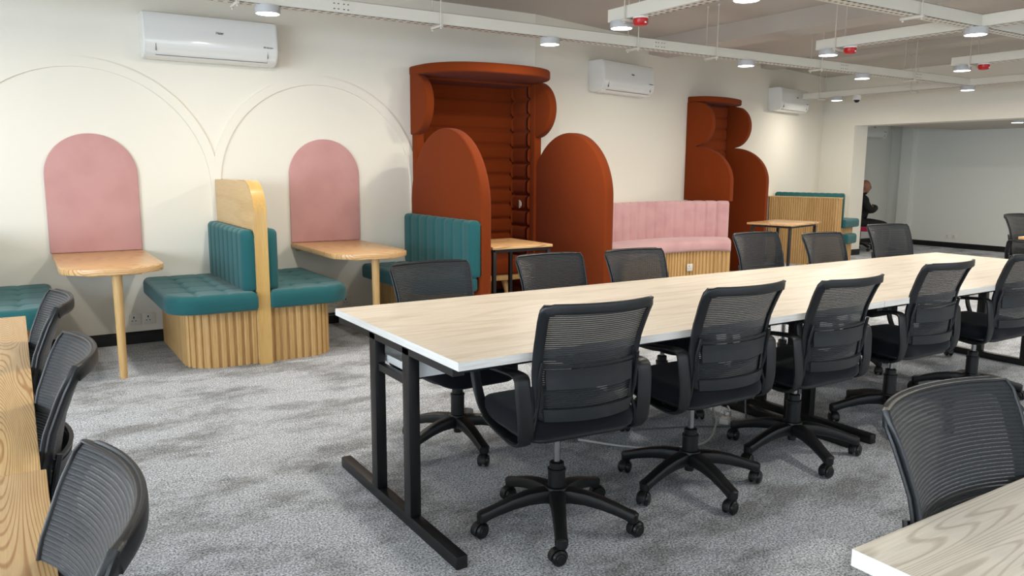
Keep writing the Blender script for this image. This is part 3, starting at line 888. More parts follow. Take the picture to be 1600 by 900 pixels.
def make_chair():
    t = thing('office_chair', '', 'chair', (0, 0, 0), 0, 'black mesh office chairs')
    # star base
    bm = BM()
    for k in range(5):
        a = 2 * PI * k / 5; c, s = math.cos(a), math.sin(a)
        P = [(.02, .128, 1.15, 1.1), (.06, .134, 1.1, 1.05), (.12, .130, .95, .95), (.18, .118, .85, .85), (.24, .100, .78, .75), (.275, .088, .78, .72), (.305, .078, .80, .8)]
        pts = [(r * c, r * s, z) for r, z, _, _ in P]
        sweep(bm, pts, .060, .056, (0, 0, 1), scale=[(q_[2], q_[3]) for q_ in P])
        lathe(bm, [(.018, .058), (.022, .062), (.023, .092), (.014, .099), (.0, .1)], 14, (.300 * c, .300 * s))
    lathe(bm, [(.030, .095), (.048, .105), (.050, .15), (.044, .165), (.036, .168), (0, .168)], 24); lathe(bm, [(0, .07), (.02, .072), (.022, .10), (.022, .13)], 16)
    obj('star_base', bm, M_blackbase, t)
    bm = BM(); lathe(bm, [(.034, .140), (.034, .228), (.036, .230), (.036, .237), (.028, .239), (.028, .262), (.020, .266), (0, .266)], 24)
    obj('column_sleeve', bm, M_blackbase, t)
    bm = BM(); lathe(bm, [(0, .22), (.0135, .22), (.0135, .43), (0, .43)], 18); obj('gas_lift', bm, M_chrome, t)
    ca0 = None
    for k in range(5):
        a = 2 * PI * k / 5; c, s = math.cos(a), math.sin(a)
        yaw = a + (0.9, -0.7, 1.6, .4, -1.2)[k]
        cx, cy = .300 * c, .300 * s
        e = bpy.data.objects.new('caster', None)
        bm = BM(); d = Vector((math.cos(yaw), math.sin(yaw), 0)); ax_ = Vector((-math.sin(yaw), math.cos(yaw), 0)); wc = Vector((cx, cy, .029)) + d * .014
        # hood
        def disc(bm, c0, axd, r, wd, rr=.006, n=20, z_min=None):
            e1 = Vector((0, 0, 1)); e2 = axd.cross(e1)
            prof = [(0, -wd / 2), (r - rr, -wd / 2), (r, -wd / 2 + rr), (r, wd / 2 - rr), (r - rr, wd / 2), (0, wd / 2)]
            rings = []
            for pr, px in prof:
                rings.append([bm.verts.new(c0 + axd * px + (e1 * math.sin(2 * PI * i / n) + e2 * math.cos(2 * PI * i / n)) * max(pr, 1e-4)) for i in range(n)])
            for A, B in zip(rings, rings[1:]):
                for i in range(n): bm.faces.new((A[i], A[(i + 1) % n], B[(i + 1) % n], B[i]))
        hood = [wc + (d * math.cos(q_) + Vector((0, 0, 1)) * math.sin(q_)) * .0325 for q_ in [math.radians(x) for x in range(-10, 191, 20)]]
        sweep(bm, hood, .030, .005, [(p_ - wc).normalized() for p_ in hood])
        box(bm, cx - .008, cx + .008, cy - .008, cy + .008, .04, .065)
        co = obj('caster', bm, M_blackbase, t)
        bm = BM(); disc(bm, wc + ax_ * .016, ax_, .029, .019); disc(bm, wc - ax_ * .016, ax_, .029, .019); obj('wheel', bm, M_wheel, co)
        bm = BM(); disc(bm, wc, ax_, .016, .055, .002); obj('wheel_cap', bm, M_black, co)
    # mechanism and lever
    bm = BM(); box(bm, -.07, .07, -.11, .09, .375, .405, .01); lathe(bm, [(.03, .352), (.036, .36), (.036, .38)], 18)
    bmesh.ops.translate(bm, verts=bm.verts[:], vec=(0, 0, .032)); me = obj('tilt_mechanism', bm, M_blackbase, t)
    bm = BM(); tube(bm, [(.05, -.03, .417), (.16, -.03, .414), (.23, -.04, .404)], .006, 8); sweep(bm, [(.21, -.04, .407), (.275, -.045, .397)], .025, .010, (0, 0, 1)); obj('lever', bm, M_black, me)
    bm = BM(); lathe(bm, [(0, .09), (.022, .09), (.026, .10), (.026, .13), (.02, .14), (0, .14)], 14, (0, .405), 'y'); obj('tension_knob', bm, M_blackbase, me)
    # seat
    bm = BM(); cushion_bm(bm, -.245, .245, -.215, .265, .438, .515, (.09, .09, .13, .13), 28, 28, .036, None, .012)
    for v in bm.verts:
        if v.co.y > .16: v.co.z -= .9 * (v.co.y - .16) ** 1.4
    obj('seat', bm, M_seat, t, True)
    bm = BM(); prism(bm, rrect(-.225, .225, -.20, .235, (.08, .08, .11, .11), 6), .424, .442, lambda a, b, c: (a, b, c), .006, 2); obj('seat_shell', bm, M_black, t)
    # arms: closed ribbon loops
    for sx in (-1, 1):
        loop = crom([(0, -.170, .425), (0, -.196, .455), (0, -.204, .52), (0, -.200, .59), (0, -.194, .645), (0, -.186, .668), (0, -.165, .676), (0, -.12, .676), (0, -.03, .668), (0, .09, .655), (0, .165, .643), (0, .196, .622), (0, .194, .585), (0, .180, .535), (0, .150, .485), (0, .10, .450), (0, .03, .432), (0, -.05, .420), (0, -.12, .414)], 4, True)
        n = len(loop); ctr = Vector((0, -.06, .55))
        pts = []; refs = []; sc = []
        for p in loop:
            hx = .244 + .014 * min(1, max(0, (p.z - .42) / .2))
            pts.append((sx * hx, p.y, p.z)); refs.append(None)
            k_ = min(1, max(0, (.12 - p.y) / .28)); sc.append(((.78 + .42 * k_) if p.z > .45 else .95, 1))
        for i in range(n):
            tt = (Vector(pts[(i + 1) % n]) - Vector(pts[i - 1])).normalized(); refs[i] = tt.cross(Vector((1, 0, 0))).normalized()
        bm = BM(); sweep(bm, pts, .050, .015, refs, True, scale=sc); 
        box(bm, min(sx * .20, sx * .262), max(sx * .20, sx * .262), -.15, -.06, .412, .424)
        obj('armrest', bm, M_black, t)
    # back frame
    bm = BM(); path = []
    zs = [ZB + (ZT - ZB) * i / 14 for i in range(15)]
    path += [bpt(-.97, z, -.011) for z in zs[1:-1]]
    path += [bpt(u, ZT - .012 if abs(u) < .95 else ZT - .02, -.011) for u in [-.955 + 1.91 * i / 16 for i in range(17)]]
    path += [bpt(.97, z, -.011) for z in reversed(zs[1:-1])]
    path += [bpt(-u, ZB + .018, -.011) for u in [-.95 + 1.9 * i / 12 for i in range(13)]]
    refs = []; n = len(path)
    sweep(bm, path, .038, .010, [Vector((math.copysign(.1155 * min(1, abs(p_.x) / halfw(p_.z)) ** 1.1, p_.x), -halfw(p_.z), 0)).normalized() for p_ in path], True)
    obj('backrest_frame', bm, M_black, t)
    bm = BM(); us = [-1 + 2 * i / 16 for i in range(17)]; grid_shell(bm, [u * .93 for u in us], [ZB - .004, ZB + .012, ZB + .03, ZB + .042], -.010, .016); obj('lower_crossbar', bm, M_grey, t)
    # lumbar band with side brackets
    bm = BM(); grid_shell(bm, [u * .86 for u in us], [.628, .645, .665, .685, .700], -.014, .008); grid_shell(bm, [u * .90 for u in us], [.706, .716], -.012, .010)
    lb = obj('lumbar_support', bm, M_grey, t)
    for sx in (-1, 1):
        bm = BM(); tube(bm, [bpt(sx * .93, .73, -.028), bpt(sx * .97, .66, -.026), bpt(sx * .99, .60, -.022), bpt(sx * 1.0, .55, -.012), Vector((sx * .215, -.20, .50)), Vector((sx * .22, -.19, .445))], .0075, 8); obj('bracket', bm, M_black, lb)
    # mesh
    bm = BM()
    F = []; zs = [ZB + .006 + (ZT - ZB - .006) * i / 22 for i in range(23)]
    for z in zs:
        k = 1.0
        if z > ZT - .03: k = 1 - .05 * ((z - (ZT - .03)) / .03) ** 2
        if z < ZB + .03: k = 1 - .05 * (((ZB + .03) - z) / .03) ** 2
        F.append([bm.verts.new(bpt(u * k, z, .002)) for u in us])
    for a, b in zip(F, F[1:]):
        for i in range(len(us) - 1): bm.faces.new((a[i], a[i + 1], b[i + 1], b[i]))
    mm = obj('mesh_back', bm, M_mesh, t, True)
    # fabric hem wrapping the rim of the mesh
    bm = BM(); rim = [bpt(-1, z, 0) for z in zs[1:-1]] + [bpt(u, ZT, 0) for u in [-.97 + 1.94 * i / 16 for i in range(17)]] + [bpt(1, z, 0) for z in reversed(zs[1:-1])] + [bpt(-u, ZB, 0) for u in [-.95 + 1.9 * i / 12 for i in range(13)]]
    sweep(bm, rim, .007, .014, [Vector((0, -1, 0))] * len(rim), True); obj('rim', bm, M_seat if False else M_black, mm)
    return t


UPPER = ('gas_lift', 'tilt_mechanism', 'seat', 'seat_shell', 'armrest', 'backrest_frame', 'lower_crossbar', 'lumbar_support', 'mesh_back')
chair0 = make_chair()
used = [False]


def chair(x, y, rot, label, group, lift=0.0, base=0.0, recline=0.0):
    if not used[0]:
        used[0] = True; c = chair0; c.location = (x, y, 0); c.rotation_euler = (0, 0, rot)
    else:
        c = dup(chair0, (x, y, 0), rot, label, group)
    c['label'] = label; c['group'] = group
    for k in [o for o in bpy.data.objects if o.parent == c]:
        nm = k.name.split('.')[0]
        k.location = (0, 0, lift) if nm in UPPER else (0, 0, 0)
        if nm == 'column_sleeve': k.scale = (1, 1, 1.15 if lift < -.005 else 1.0)
        k.rotation_euler = (0, 0, 0) if (nm in UPPER) else (0, 0, base)
    return c


D2R = math.radians
GF = 'chairs along the near side of the long desk'; GB = 'chairs along the far side of the long desk'; GL = 'chairs at the honey oak tables'
chair(1.70, 2.34, D2R(-5), 'black mesh office chair at the near left corner of the long desk, fully visible', GF, .0, D2R(-45))
chair(2.43, 2.35, D2R(0), 'second mesh chair from the left on the near side of the long desk', GF, .0, D2R(-28))
chair(3.15, 2.37, D2R(0), 'third mesh chair from the left on the near side, beside the seam in the desk', GF, -.025, D2R(-38))
chair(4.02, 2.41, D2R(0), 'fourth mesh chair from the left on the near side of the long desk', GF, -.01, D2R(2))
chair(4.86, 2.40, D2R(0), 'mesh chair on the near side of the long desk, cut by the right picture edge', GF, -.01, D2R(40))
FB = [(1.80, 3.33, 182, 'mesh chair across the long desk, nearest the teal banquette of the booth', -.035, 12),
      (2.55, 3.34, 180, 'mesh chair across the long desk, below the small table in the tall booth', -.035, 40),
      (3.15, 3.30, 180, 'mesh chair across the long desk, at the left end of the pink banquette', -.035, 20),
      (4.28, 3.34, 181, 'mesh chair across the long desk, in front of the narrow rust booth', .02, 50),
      (5.00, 3.34, 180, 'mesh chair across the long desk, in front of the slatted oak screen', -.01, 5),
      (5.87, 3.40, 172, 'mesh chair across the long desk, at its far right corner before the doorway', .02, 33)]
for x, y, r, lb, lf, bs in FB: chair(x, y, D2R(r), lb, GB, lf, D2R(bs))
chair(-.185, 3.08, D2R(90), 'farthest of the three mesh chairs at the honey oak desks', GL, 0, 0)
chair(-.185, 2.20, D2R(90), 'middle of the three mesh chairs at the honey oak desks', GL, 0, .4)
chair(-.205, 1.20, D2R(90), 'closest mesh chair at the honey oak desks, in the bottom left corner', GL, 0, .2)
chair(1.58, .545, D2R(180), 'black mesh office chair tucked under the pale desk in the bottom right corner', 'chairs at other desks', 0, .3)
chair(9.00, 3.88, D2R(180), 'distant black mesh office chair behind the oak table at the right edge', 'chairs at other desks', .0, .3)

# ------------------------------------------------------------------ desks
def slab(bm, x0, x1, y0, y1, z0, z1):
    """tabletop: top material 0, long edges 1, end edges 2"""
    box(bm, x0, x1, y0, y1, z0, z1)
    for f in bm.faces:
        f.material_index = 0 if abs(f.normal.z) > .5 else (1 if abs(f.normal.y) > .5 else 2)


def t_leg(parent, x, y0, y1, ypost, zt=.715):
    bm = BM(); box(bm, x - .0, x + .045, y0, y1, 0, .048, .003)
    for yp in ypost: box(bm, x, x + .045, yp - .029, yp + .029, .048, zt, .002)
    box(bm, x + .01, x + .035, ypost[0], ypost[1], .563, .592)
    box(bm, x, x + .045, y0 + .02, y1 - .02, zt - .025, zt + .004)
    return obj('leg_frame', bm, M_steel, parent)


def desk(x0, x1, label, lx):
    t = thing('desk', label, 'desk', (0, 0, 0), 0, 'pale oak desks joined into one long table')
    bm = BM(); slab(bm, x0, x1, 2.2065, 3.3776, .72, .75)
    obj('desktop', bm, [M_deskwood, M_deskedge, M_deskedge_lit_y], t, False)
    for a in lx: t_leg(t, a, 2.235, 3.365, (2.635, 2.96))
    for y in (2.30, 3.26):
        bm = BM(); box(bm, x0 + .05, x1 - .05, y, y + .03, .685, .72); obj('frame_rail', bm, M_steel, t)
    # white cable channel
    bm = BM(); xa, xb = x0 + .06, x1 - .12
    box(bm, xa, xb, 2.64, 2.98, .590, .594); box(bm, xa, xb, 2.64, 2.644, .594, .70); box(bm, xa, xb, 2.976, 2.98, .594, .70); box(bm, xa, xa + .004, 2.64, 2.98, .594, .62)
    obj('cable_channel', bm, M_whitetray, t)
    cx = (x0 + x1) / 2 - .42
    for k in (0,):
        bm = BM(); box(bm, cx, cx + .58, 2.73, 2.86, .7485, .7512, .0006); obj('cable_flap', bm, M_deskwood, t, False)
        bm = BM()
        for a, b, c, d in ((cx - .004, cx + .584, 2.726, 2.73), (cx - .004, cx + .584, 2.86, 2.864), (cx - .004, cx, 2.73, 2.86), (cx + .58, cx + .584, 2.73, 2.86)): box(bm, a, b, c, d, .7490, .7508)
        obj('flap_trim', bm, M_deskedge, t, False)
    return t


desk(1.1964, 3.580, 'left desk of the long pale oak pair, its black end legs in view', (1.201, 3.455))
desk(3.584, 6.1206, 'right desk of the long pale oak pair, reaching towards the doorway', (3.60, 6.045))

t = thing('desk', 'pale oak desk with bold grain cut by the bottom right corner', 'desk')
bm = BM(); slab(bm, 1.155, 3.4, -.45, .735, .72, .75); obj('desktop', bm, [M_deskwood2, M_deskedge, M_deskedge_lit_y], t, False)
t_leg(t, 1.175, -.42, .70, (-.05, .30))

for y0, y1, xe, lb in ((1.860, 3.885, .004, 'farther honey oak desk with bold grain at the left edge'), (-.20, 1.857, .014, 'nearer honey oak desk with bold grain in the bottom left corner')):
    t = thing('desk', lb, 'desk', (0, 0, 0), 0, 'honey oak desks at the left edge')
    bm = BM(); box(bm, xe - 1.2, xe, y0, y1, .722, .75, .002); obj('desktop', bm, M_oaktop, t)
    for yy in (y0 + .08, y1 - .12):
        bm = BM(); box(bm, xe - 1.15, xe - .30, yy, yy + .045, 0, .045, .003); box(bm, xe - .76, xe - .70, yy, yy + .045, .045, .72, .002); box(bm, xe - .50, xe - .44, yy, yy + .045, .045, .72, .002); obj('leg_frame', bm, M_steel, t)

t = thing('desk', 'distant honey oak table whose corner shows at the right edge', 'desk')
bm = BM(); box(bm, 8.34, 9.9, 3.2, 3.80, .725, .75, .002); obj('desktop', bm, M_oaktab, t)
for a in (8.5, 9.7):
    bm = BM(); box(bm, a, a + .045, 3.25, 3.75, 0, .045, .003); box(bm, a, a + .045, 3.48, 3.54, .045, .725, .002); obj('leg_frame', bm, M_steel, t)

# cables under the long desk
bm = BM(); tube(bm, crom([(2.35, 3.05, .012), (2.55, 2.80, .010), (2.85, 2.68, .010), (3.15, 2.86, .012), (3.30, 3.02, .05), (3.36, 3.0, .3)], 8), .006, 8)
tag(obj('power_cable', bm, M_cable), 'white cable looping over the carpet under the left desk', 'cable', 'cables under the long desk')
bm = BM(); tube(bm, crom([(2.70, 3.02, .010), (3.00, 2.90, .010), (3.25, 2.78, .012), (3.45, 2.92, .05), (3.43, 2.94, .35), (3.40, 2.80, .60)], 8), .005, 8)
tag(obj('data_cable', bm, M_gcable), 'thin grey cable running along the carpet to the middle desk legs', 'cable', 'cables under the long desk')
t = thing('extension_socket', 'small white plug adaptor lying on the carpet among the cables', 'plug', (3.22, 2.86, 0), .5)
bm = BM(); box(bm, -.035, .035, -.025, .025, .0, .035, .006); obj('body', bm, M_socket, t)
bm = BM(); tube(bm, crom([(.03, 0, .02), (.10, .03, .04), (.20, .02, .012), (.36, .10, .010), (.5, .3, .01)], 6), .005, 8); obj('lead', bm, M_cable, t)

# ------------------------------------------------------------------ wall-mounted air conditioners
def aircon(pos, rot, wd, label, marks=True, group='wall air conditioners'):
    t = thing('air_conditioner', label, 'air conditioner', pos, rot, group)      # local: x along wall, -y out, z from bottom of unit
    prof = [(0, .03), (0, .335), (.10, .338), (.175, .335), (.195, .325), (.205, .30), (.215, .22), (.220, .14), (.216, .09), (.20, .045), (.175, .018), (.14, .005), (.06, .0), (.02, .008)]
    bm = BM(); prism(bm, prof, .012, wd - .012, lambda a, b, c: (c, -a, b), 0); obj('casing', bm, M_white, t, 'auto')
    for xa in (0, wd - .014):
        bm = BM(); prism(bm, [(max(0, a * .985), .006 + b * .97) for a, b in prof], xa, xa + .014, lambda a, b, c: (c, -a, b), .004, 2); obj('end_cap', bm, M_whitem, t)
    bm = BM(); fl = [(.2225, .115), (.2195, .085), (.204, .044), (.180, .018), (.176, .022), (.199, .047), (.2145, .087), (.2175, .115)]
    prism(bm, fl, .085, wd - .085, lambda a, b, c: (c, -a, b), 0); obj('louvre', bm, M_white, t)
    bm = BM()
    for x, q_ in ((.08, .003), (wd - .083, .0012)): box(bm, x, x + q_, -.217, -.205, .05, .115)
    box(bm, .08, wd - .08, -.19, -.177, .0205, .0235); obj('louvre_gap', bm, M_mark, t, False)
    if marks:
        for txt, x, z, sz in (('Haier', wd * .52, .205, .026), ('DC Inverter', wd - .115, .130, .015)):
            cu = bpy.data.curves.new('brand_mark', 'FONT'); cu.body = txt; cu.size = sz; cu.extrude = .0006; cu.offset = .0004
            tmp = bpy.data.objects.new('brand_mark', cu); COL.objects.link(tmp); bpy.context.view_layer.update()
            tm = bpy.data.meshes.new_from_object(tmp.evaluated_get(bpy.context.evaluated_depsgraph_get())); bpy.data.objects.remove(tmp); tm.materials.clear(); tm.materials.append(M_mark)
            o = bpy.data.objects.new('brand_mark', tm); COL.objects.link(o); o.parent = t
            o.location = (x, -.2205 if sz > .02 else -.2225, z); o.rotation_euler = (PI / 2, 0, 0)
            if sz > .02: o.location.y = -.2175; o.rotation_euler = (PI / 2 + D2R(-3), 0, 0)
    return t


aircon((.895, 6.69, 2.190), 0, .985, 'large white split air conditioner above and between the two arches')
aircon(tuple(A2(.888, 0, 2.212)), TH, .96, 'white split air conditioner between the two rust booths')
aircon(tuple(A2(5.17, 0, 2.252)), TH, .96, 'white split air conditioner nearest the far corner')
aircon((13.05, 9.02, 1.97), 0, .9, 'white split air conditioner glimpsed inside the back room', True)
# ------------------------------------------------------------------ suspended trays, lamps, sounders
ZTR = 2.437


def tray(axis, a0, a1, c, label, hang, splice=()):
    """axis 'x' or 'y'; c = the other coordinate of the centre line"""
    rot = 0 if axis == 'x' else PI / 2
    loc = (a0, c, ZTR) if axis == 'x' else (c, a0, ZTR)
    t = thing('cable_tray', label, 'cable tray', loc, rot, 'white suspended cable trays')
    L = a1 - a0; wd = .05; h = .088
    bm = BM(); box(bm, 0, L, -wd, wd, 0, .002); obj('slotted_floor', bm, M_slot, t, False)
    bm = BM()
    for s in (-1, 1):
        ya, yb = sorted((s * wd, s * (wd - .002))); box(bm, 0, L, ya, yb, 0, h); ya, yb = sorted((s * wd, s * (wd - .012))); box(bm, 0, L, ya, yb, h - .002, h)
    obj('side_rail', bm, M_tray, t, False)
    for x in hang:
        x = x - a0
        bm = BM(); box(bm, x - .011, x + .011, -.085, .085, -.022, -.002, .003)
        for s in (-1, 1): lathe(bm, [(0, -.036), (.008, -.034), (.008, -.024), (0, -.022)], 8, (x, s * .068))
        hb = obj('hanger', bm, M_rod, t)
        for s in (-1, 1):
            bm = BM(); lathe(bm, [(.0045, -.03), (.0045, CEIL - ZTR)], 8, (x, s * .068)); lathe(bm, [(.011, CEIL - ZTR - .015), (.011, CEIL - ZTR)], 10, (x, s * .068)); obj('rod', bm, M_rod, hb)
    for x in splice:
        x = x - a0
        bm = BM(); box(bm, x - .07, x + .07, -wd - .002, -wd, .008, .078); obj('splice_plate', bm, M_tray, t, False)
        bm = BM()
        for dx in (-.05, -.02, .02, .05):
            for z in (.025, .06): box(bm, x + dx - .006, x + dx + .006, -wd - .003, -wd - .002, z - .003, z + .003)
        obj('bolt_holes', bm, M_mark, t, False)
    return t


tray('x', -3.9, 10.13, 5.40, 'long white cable tray running nearest the booths', (-1.2, 1.30, 2.76, 4.68, 5.65, 7.2, 8.9), (.3, 2.0, 4.95, 7.6, 9.0))
tray('x', -1.0, 11.4, 3.23, 'long white cable tray crossing the top right of the view', (1.0, 3.0, 5.3, 7.9, 10.4), (4.6, 7.1))
tray('y', -2.0, 4.60, 3.79, 'white cable tray ending in the view left of the others', (2.2, 4.395), ())
tray('y', -2.0, 4.60, 6.16, 'white cable tray crossing the near long tray', (2.0, 4.395), ())
tray('y', -2.0, 4.50, 8.18, 'white cable tray ending farthest right', (2.1, 4.305), ())
tray('y', -2.0, 7.80, 10.18, 'far white cable tray along the wall with the doorway', (1.5, 3.6, 4.7, 6.1, 7.5), (4.3,))
# junction detail beyond the far tray
t0 = thing('ceiling_lamp', '', 'lamp', (0, 0, 0), 0, 'round surface lamps under the trays')
bm = BM(); lathe(bm, [(0, 0), (.081, 0), (.082, -.004), (.082, -.046), (.075, -.050), (.075, -.046), (0, -.046)], 40); obj('lamp_body', bm, M_lampbody, t0)
bm = BM(); lathe(bm, [(.0745, -.0465), (.0745, -.0495), (.05, -.052), (0, -.0525)], 40); obj('diffuser', bm, M_lens, t0)
ld = bpy.data.lights.new('lamp_light', 'AREA'); ld.shape = 'DISK'; ld.size = .15; ld.energy = LAMP_POWER; ld.color = (1.0, .93, .82)
lo_ = bpy.data.objects.new('lamp_light', ld); COL.objects.link(lo_); lo_.parent = t0; lo_.location = (0, 0, -.056)
LAMPS = [(1.51, 5.40, 'round lamp under the tray just above the large air conditioner'), (3.79, 5.40, 'round lamp under the tray above the tall booth'), (6.13, 5.40, 'round lamp between the second and third air conditioners'),
         (8.00, 5.40, 'round lamp under the near long tray left of the far tray junction'), (10.18, 5.40, 'round lamp at the junction of the long tray and the far tray'),
         (3.79, 4.505, 'round lamp at the end of the leftmost short tray'), (6.16, 4.505, 'round lamp at the end of the tray that crosses the near long tray'), (8.18, 4.41, 'round lamp at the end of the rightmost short tray'),
         (6.13, 3.23, 'round lamp where two trays cross at the top right'), (3.79, 3.36, 'round lamp cut by the top edge of the picture'), (10.18, 7.25, 'round lamp beside the white dome camera'),
         (-.75, 5.40, 'round lamp beyond the left edge of the picture'), (1.5, 3.23, 'round lamp above the camera on the near long tray'), (8.3, 3.23, 'round lamp on the near long tray beyond the right edge'), (10.18, 3.23, 'round lamp on the far tray beyond the right edge'),
         (3.79, 1.2, 'round lamp behind the viewer on the left short tray'), (6.16, 1.2, 'round lamp behind the viewer on the crossing tray')]
for i, (x, y, lb) in enumerate(LAMPS):
    if i == 0: t0.location = (x, y, ZTR); t0['label'] = lb
    else: dup(t0, (x, y, ZTR), 0, lb)
dl = dup(t0, (12.25, 5.75, 2.128), 0, 'round downlight under the lowered ceiling of the back room')
# fire sounders
s0 = thing('alarm_sounder', '', 'alarm', (0, 0, 0), 0, 'red alarm sounders')
bm = BM(); lathe(bm, [(0, 0), (.054, 0), (.054, -.012), (0, -.012)], 32); obj('mounting_base', bm, M_whitem, s0)
bm = BM(); lathe(bm, [(.052, -.012), (.053, -.04), (.044, -.056), (.03, -.06), (0, -.061)], 32); obj('sounder_cap', bm, M_red, s0)
bm = BM(); box(bm, -.008, .008, -.056, -.045, -.048, -.036, .003); obj('indicator', bm, M_whitem, s0)
for i, (x, y, lb) in enumerate(((3.79, 4.30, 'red alarm sounder under the leftmost short tray'), (6.16, 4.29, 'red alarm sounder under the tray that crosses the near long tray'), (8.18, 4.20, 'red alarm sounder under the rightmost short tray'))):
    if i == 0: s0.location = (x, y, ZTR); s0['label'] = lb
    else: dup(s0, (x, y, ZTR), 0, lb)
# dome camera
t = thing('dome_camera', 'small white dome security camera below the far tray', 'camera', (10.18, 6.93, ZTR))
bm = BM(); lathe(bm, [(0, 0), (.052, 0), (.056, -.008), (.056, -.05), (.045, -.062), (0, -.064)], 32); obj('housing', bm, M_whitem, t)
bm = BM(); lathe(bm, [(.040, -.060), (.038, -.078), (.024, -.094), (0, -.100)], 28); obj('dome', bm, M_glass, t)

# back room sockets
socket((14.45, 7.78, .20), -1, 0, 'left socket of the pair on the far wall of the back room')
socket((14.45, 7.66, .20), -1, 0, 'right socket of the pair on the far wall of the back room')

# ------------------------------------------------------------------ crimson chair and the seated man
PX, PY, PR = 12.555, 8.315, math.atan2(-.62, .78) - PI / 2       # the man faces local +y
t = thing('swivel_chair', 'crimson fabric swivel chair on a black star base in the back room', 'chair', (PX, PY, 0), PR)
bm = BM()
for k in range(5):
    a = 2 * PI * k / 5 + .3; c, s = math.cos(a), math.sin(a)
    sweep(bm, [(.02 * c, .02 * s, .12), (.15 * c, .15 * s, .115), (.28 * c, .28 * s, .075)], .05, .035, (0, 0, 1))
lathe(bm, [(.04, .09), (.045, .15), (.028, .17), (.028, .34), (0, .34)], 18); obj('star_base', bm, M_blackbase, t)
for k in range(5):
    a = 2 * PI * k / 5 + .3; c, s = math.cos(a), math.sin(a)
    bm = BM(); lathe(bm, [(0, -.022), (.024, -.022), (.028, -.014), (.028, .014), (.024, .022), (0, .022)], 16, (.28 * s if False else .28 * s, .028), 'x')
    bmesh.ops.translate(bm, verts=bm.verts[:], vec=(.28 * c, 0, 0)); obj('caster', bm, M_wheel, t)
bm = BM(); cushion_bm(bm, -.24, .24, -.23, .24, .34, .42, (.1, .1, .1, .1), 20, 20, .035); obj('seat', bm, M_magenta, t, True)
bm = BM(); ribbed_back(bm, [(-.20, -.26), (.20, -.26)], .50, .80, .07, 1, side=-1, groove=0, er=.07, per=16); obj('backrest', bm, M_magenta, t, True)
bm = BM(); sweep(bm, [(0, -.05, .345), (0, -.24, .36), (0, -.285, .42), (0, -.285, .62)], .05, .012, [Vector((0, 0, 1)), Vector((0, 0, 1)), Vector((0, 1, 0)), Vector((0, 1, 0))]); obj('back_bar', bm, M_black, t)


def skin_obj(name, pts, edges, radii, m, parent, root=0, sub=2):
    me = bpy.data.meshes.new(name); me.from_pydata(pts, edges, []); o = bpy.data.objects.new(name, me); COL.objects.link(o)
    bpy.context.view_layer.objects.active = o
    sk = o.modifiers.new('skin', 'SKIN'); sk.use_smooth_shade = True
    for i, r in enumerate(radii):
        sv = me.skin_vertices[0].data[i]; sv.radius = (r, r) if not isinstance(r, tuple) else r; sv.use_root = (i == root)
    sb = o.modifiers.new('sub', 'SUBSURF'); sb.levels = sub; sb.render_levels = sub
    dg = bpy.context.evaluated_depsgraph_get(); ev = o.evaluated_get(dg)
    nm = bpy.data.meshes.new_from_object(ev); o.modifiers.clear(); o.data = nm
    nm.materials.clear(); nm.materials.append(m); nm.shade_smooth(); o.parent = parent
    return o


man = thing('person', 'bald person in black jacket and trousers sitting with folded arms on the crimson chair', 'person', (PX, PY, 0), PR)
# body: one continuous surface (pelvis, torso, neck, arms, hands, legs)
P = [(0, -.05, .50), (0, -.04, .66), (0, -.03, .80), (0, -.015, .90), (0, .0, .965), (0, .01, 1.02),
     (-.10, -.01, .47), (-.115, .20, .475), (-.12, .39, .46), (-.12, .37, .27), (-.12, .33, .045),
     (.10, -.01, .47), (.115, .20, .475), (.12, .39, .46), (.12, .42, .27), (.12, .40, .045),
     (-.155, -.02, .885), (-.215, .03, .77), (-.22, .11, .67), (-.10, .225, .69), (.04, .225, .715),
     (.155, -.02, .885), (.215, .03, .77), (.22, .11, .69), (.10, .215, .75), (-.04, .205, .765)]
Eg = [(0, 1), (1, 2), (2, 3), (3, 4), (4, 5), (0, 6), (6, 7), (7, 8), (8, 9), (9, 10), (0, 11), (11, 12), (12, 13), (13, 14), (14, 15), (3, 16), (16, 17), (17, 18), (18, 19), (19, 20), (3, 21), (21, 22), (22, 23), (23, 24), (24, 25)]
R_ = [(.160, .150), (.170, .180), (.175, .175), (.140, .130), (.064, .064), (.055, .055), .09, .085, .065, .055, .045, .09, .085, .065, .055, .045, .085, .072, .062, .052, .042, .085, .072, .062, .052, .042]
body = skin_obj('body', P, Eg, R_, M_cloth, man)
# head with face
bm = BM(); bmesh.ops.create_icosphere(bm, subdivisions=4, radius=1.0)
for v in bm.verts:
    x, y, z = v.co
    jaw = max(0, -z)
    sx = .076 * (1 - .28 * jaw); sy = .100 * (1 - .16 * jaw); sz = .120
    px, py, pz = x * sx, y * sy + (.010 * jaw), z * sz
    if y > 0:   # face: brow, nose, mouth, chin
        g = math.exp(-((x / .16) ** 2)) 
        py += .022 * g * math.exp(-(((z + .10) / .16) ** 2)) * y
        py += .006 * math.exp(-((x / .6) ** 2)) * math.exp(-(((z - .20) / .10) ** 2)) * y
        for ex in (-.38, .38): py -= .009 * math.exp(-(((x - ex) / .2) ** 2) - (((z - .06) / .10) ** 2)) * y
        py += .006 * math.exp(-((x / .3) ** 2)) * math.exp(-(((z + .42) / .06) ** 2)) * y - .004 * math.exp(-((x / .35) ** 2)) * math.exp(-(((z + .50) / .03) ** 2))
        py += .012 * math.exp(-((x / .3) ** 2)) * math.exp(-(((z + .78) / .14) ** 2))
    v.co = (px, py, pz)
bmesh.ops.rotate(bm, verts=bm.verts[:], cent=(0, 0, 0), matrix=Matrix.Rotation(D2R(-6), 3, 'X'))
bmesh.ops.translate(bm, verts=bm.verts[:], vec=(0, .040, 1.105))
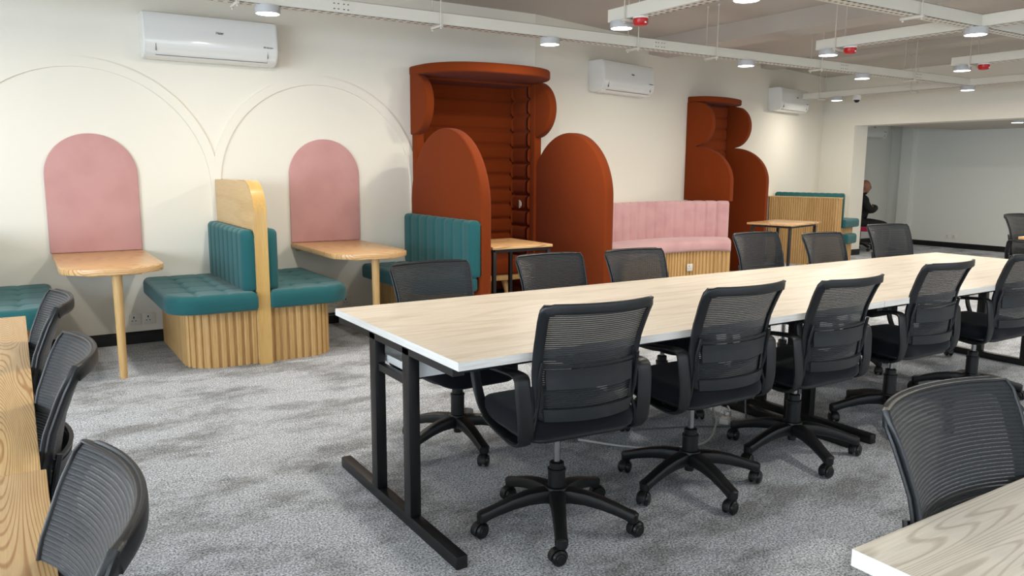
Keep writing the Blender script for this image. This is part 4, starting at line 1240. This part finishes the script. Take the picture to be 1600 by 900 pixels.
tube(bm, [(0, .0, .955), (0, .012, 1.05)], .056, 18, radii=[.062, .056])
head = obj('head', bm, M_skin, man, True)
for sx in (-1, 1):
    bm = BM(); lathe(bm, [(0, -.006), (.014, -.006), (.018, 0), (.014, .005), (.006, .002), (0, .002)], 14, (.0, 0), 'x')
    for v in bm.verts: v.co = Vector((v.co.x * sx + sx * .080, v.co.y * .9 + .030, v.co.z * 1.6 + 1.10))
    obj('ear', bm, M_skin, head, True)
for sx in (-1, 1):
    bm = BM(); bmesh.ops.create_uvsphere(bm, u_segments=12, v_segments=8, radius=.011); bmesh.ops.translate(bm, verts=bm.verts[:], vec=(sx * .029, .040 + .088, 1.108)); obj('eye', bm, M_glass, head, True)
bm = BM(); tube(bm, [(.072 * math.cos(a), .0 + .070 * math.sin(a) - .004, .985 + .012 * math.sin(a)) for a in [2 * PI * i / 24 for i in range(24)]], .02, 8, True); obj('collar', bm, M_cloth, man, True)
# hands tucked around the upper arms
for sx, hx, hy, hz in ((1, .095, .120, .745), (-1, -.10, .120, .705)):
    bm = BM(); box(bm, hx - .035, hx + .035, hy + .02, hy + .048, hz - .035, hz + .035, .012, 3)
    for k in range(4):
        tube(bm, [(hx + sx * .02, hy + .036, hz - .03 + k * .020), (hx + sx * .058, hy + .030, hz - .03 + k * .020), (hx + sx * (.082, .09, .088, .076)[k], hy + .004, hz - .03 + k * .020)], .009, 8)
    tube(bm, [(hx - sx * .01, hy + .036, hz + .03), (hx + sx * .01, hy + .034, hz + .055), (hx + sx * .035, hy + .03, hz + .062)], .010, 8)
    obj('hand', bm, M_skin, man, True)
for sx, fy in ((-.12, .33), (.12, .40)):
    bm = BM(); pr = crom([(0, -.075, .042), (0, 0, .048), (0, .07, .044), (0, .15, .034), (0, .19, .026)], 4)
    sweep(bm, [(sx, fy + p.y, p.z) for p in pr], .095, .085, (0, 0, 1), scale=[(min(1, .7 + .3 * math.sin(PI * i / (len(pr) - 1))), (1 - .55 * i / (len(pr) - 1))) for i in range(len(pr))])
    obj('shoe', bm, M_wheel, man, True)
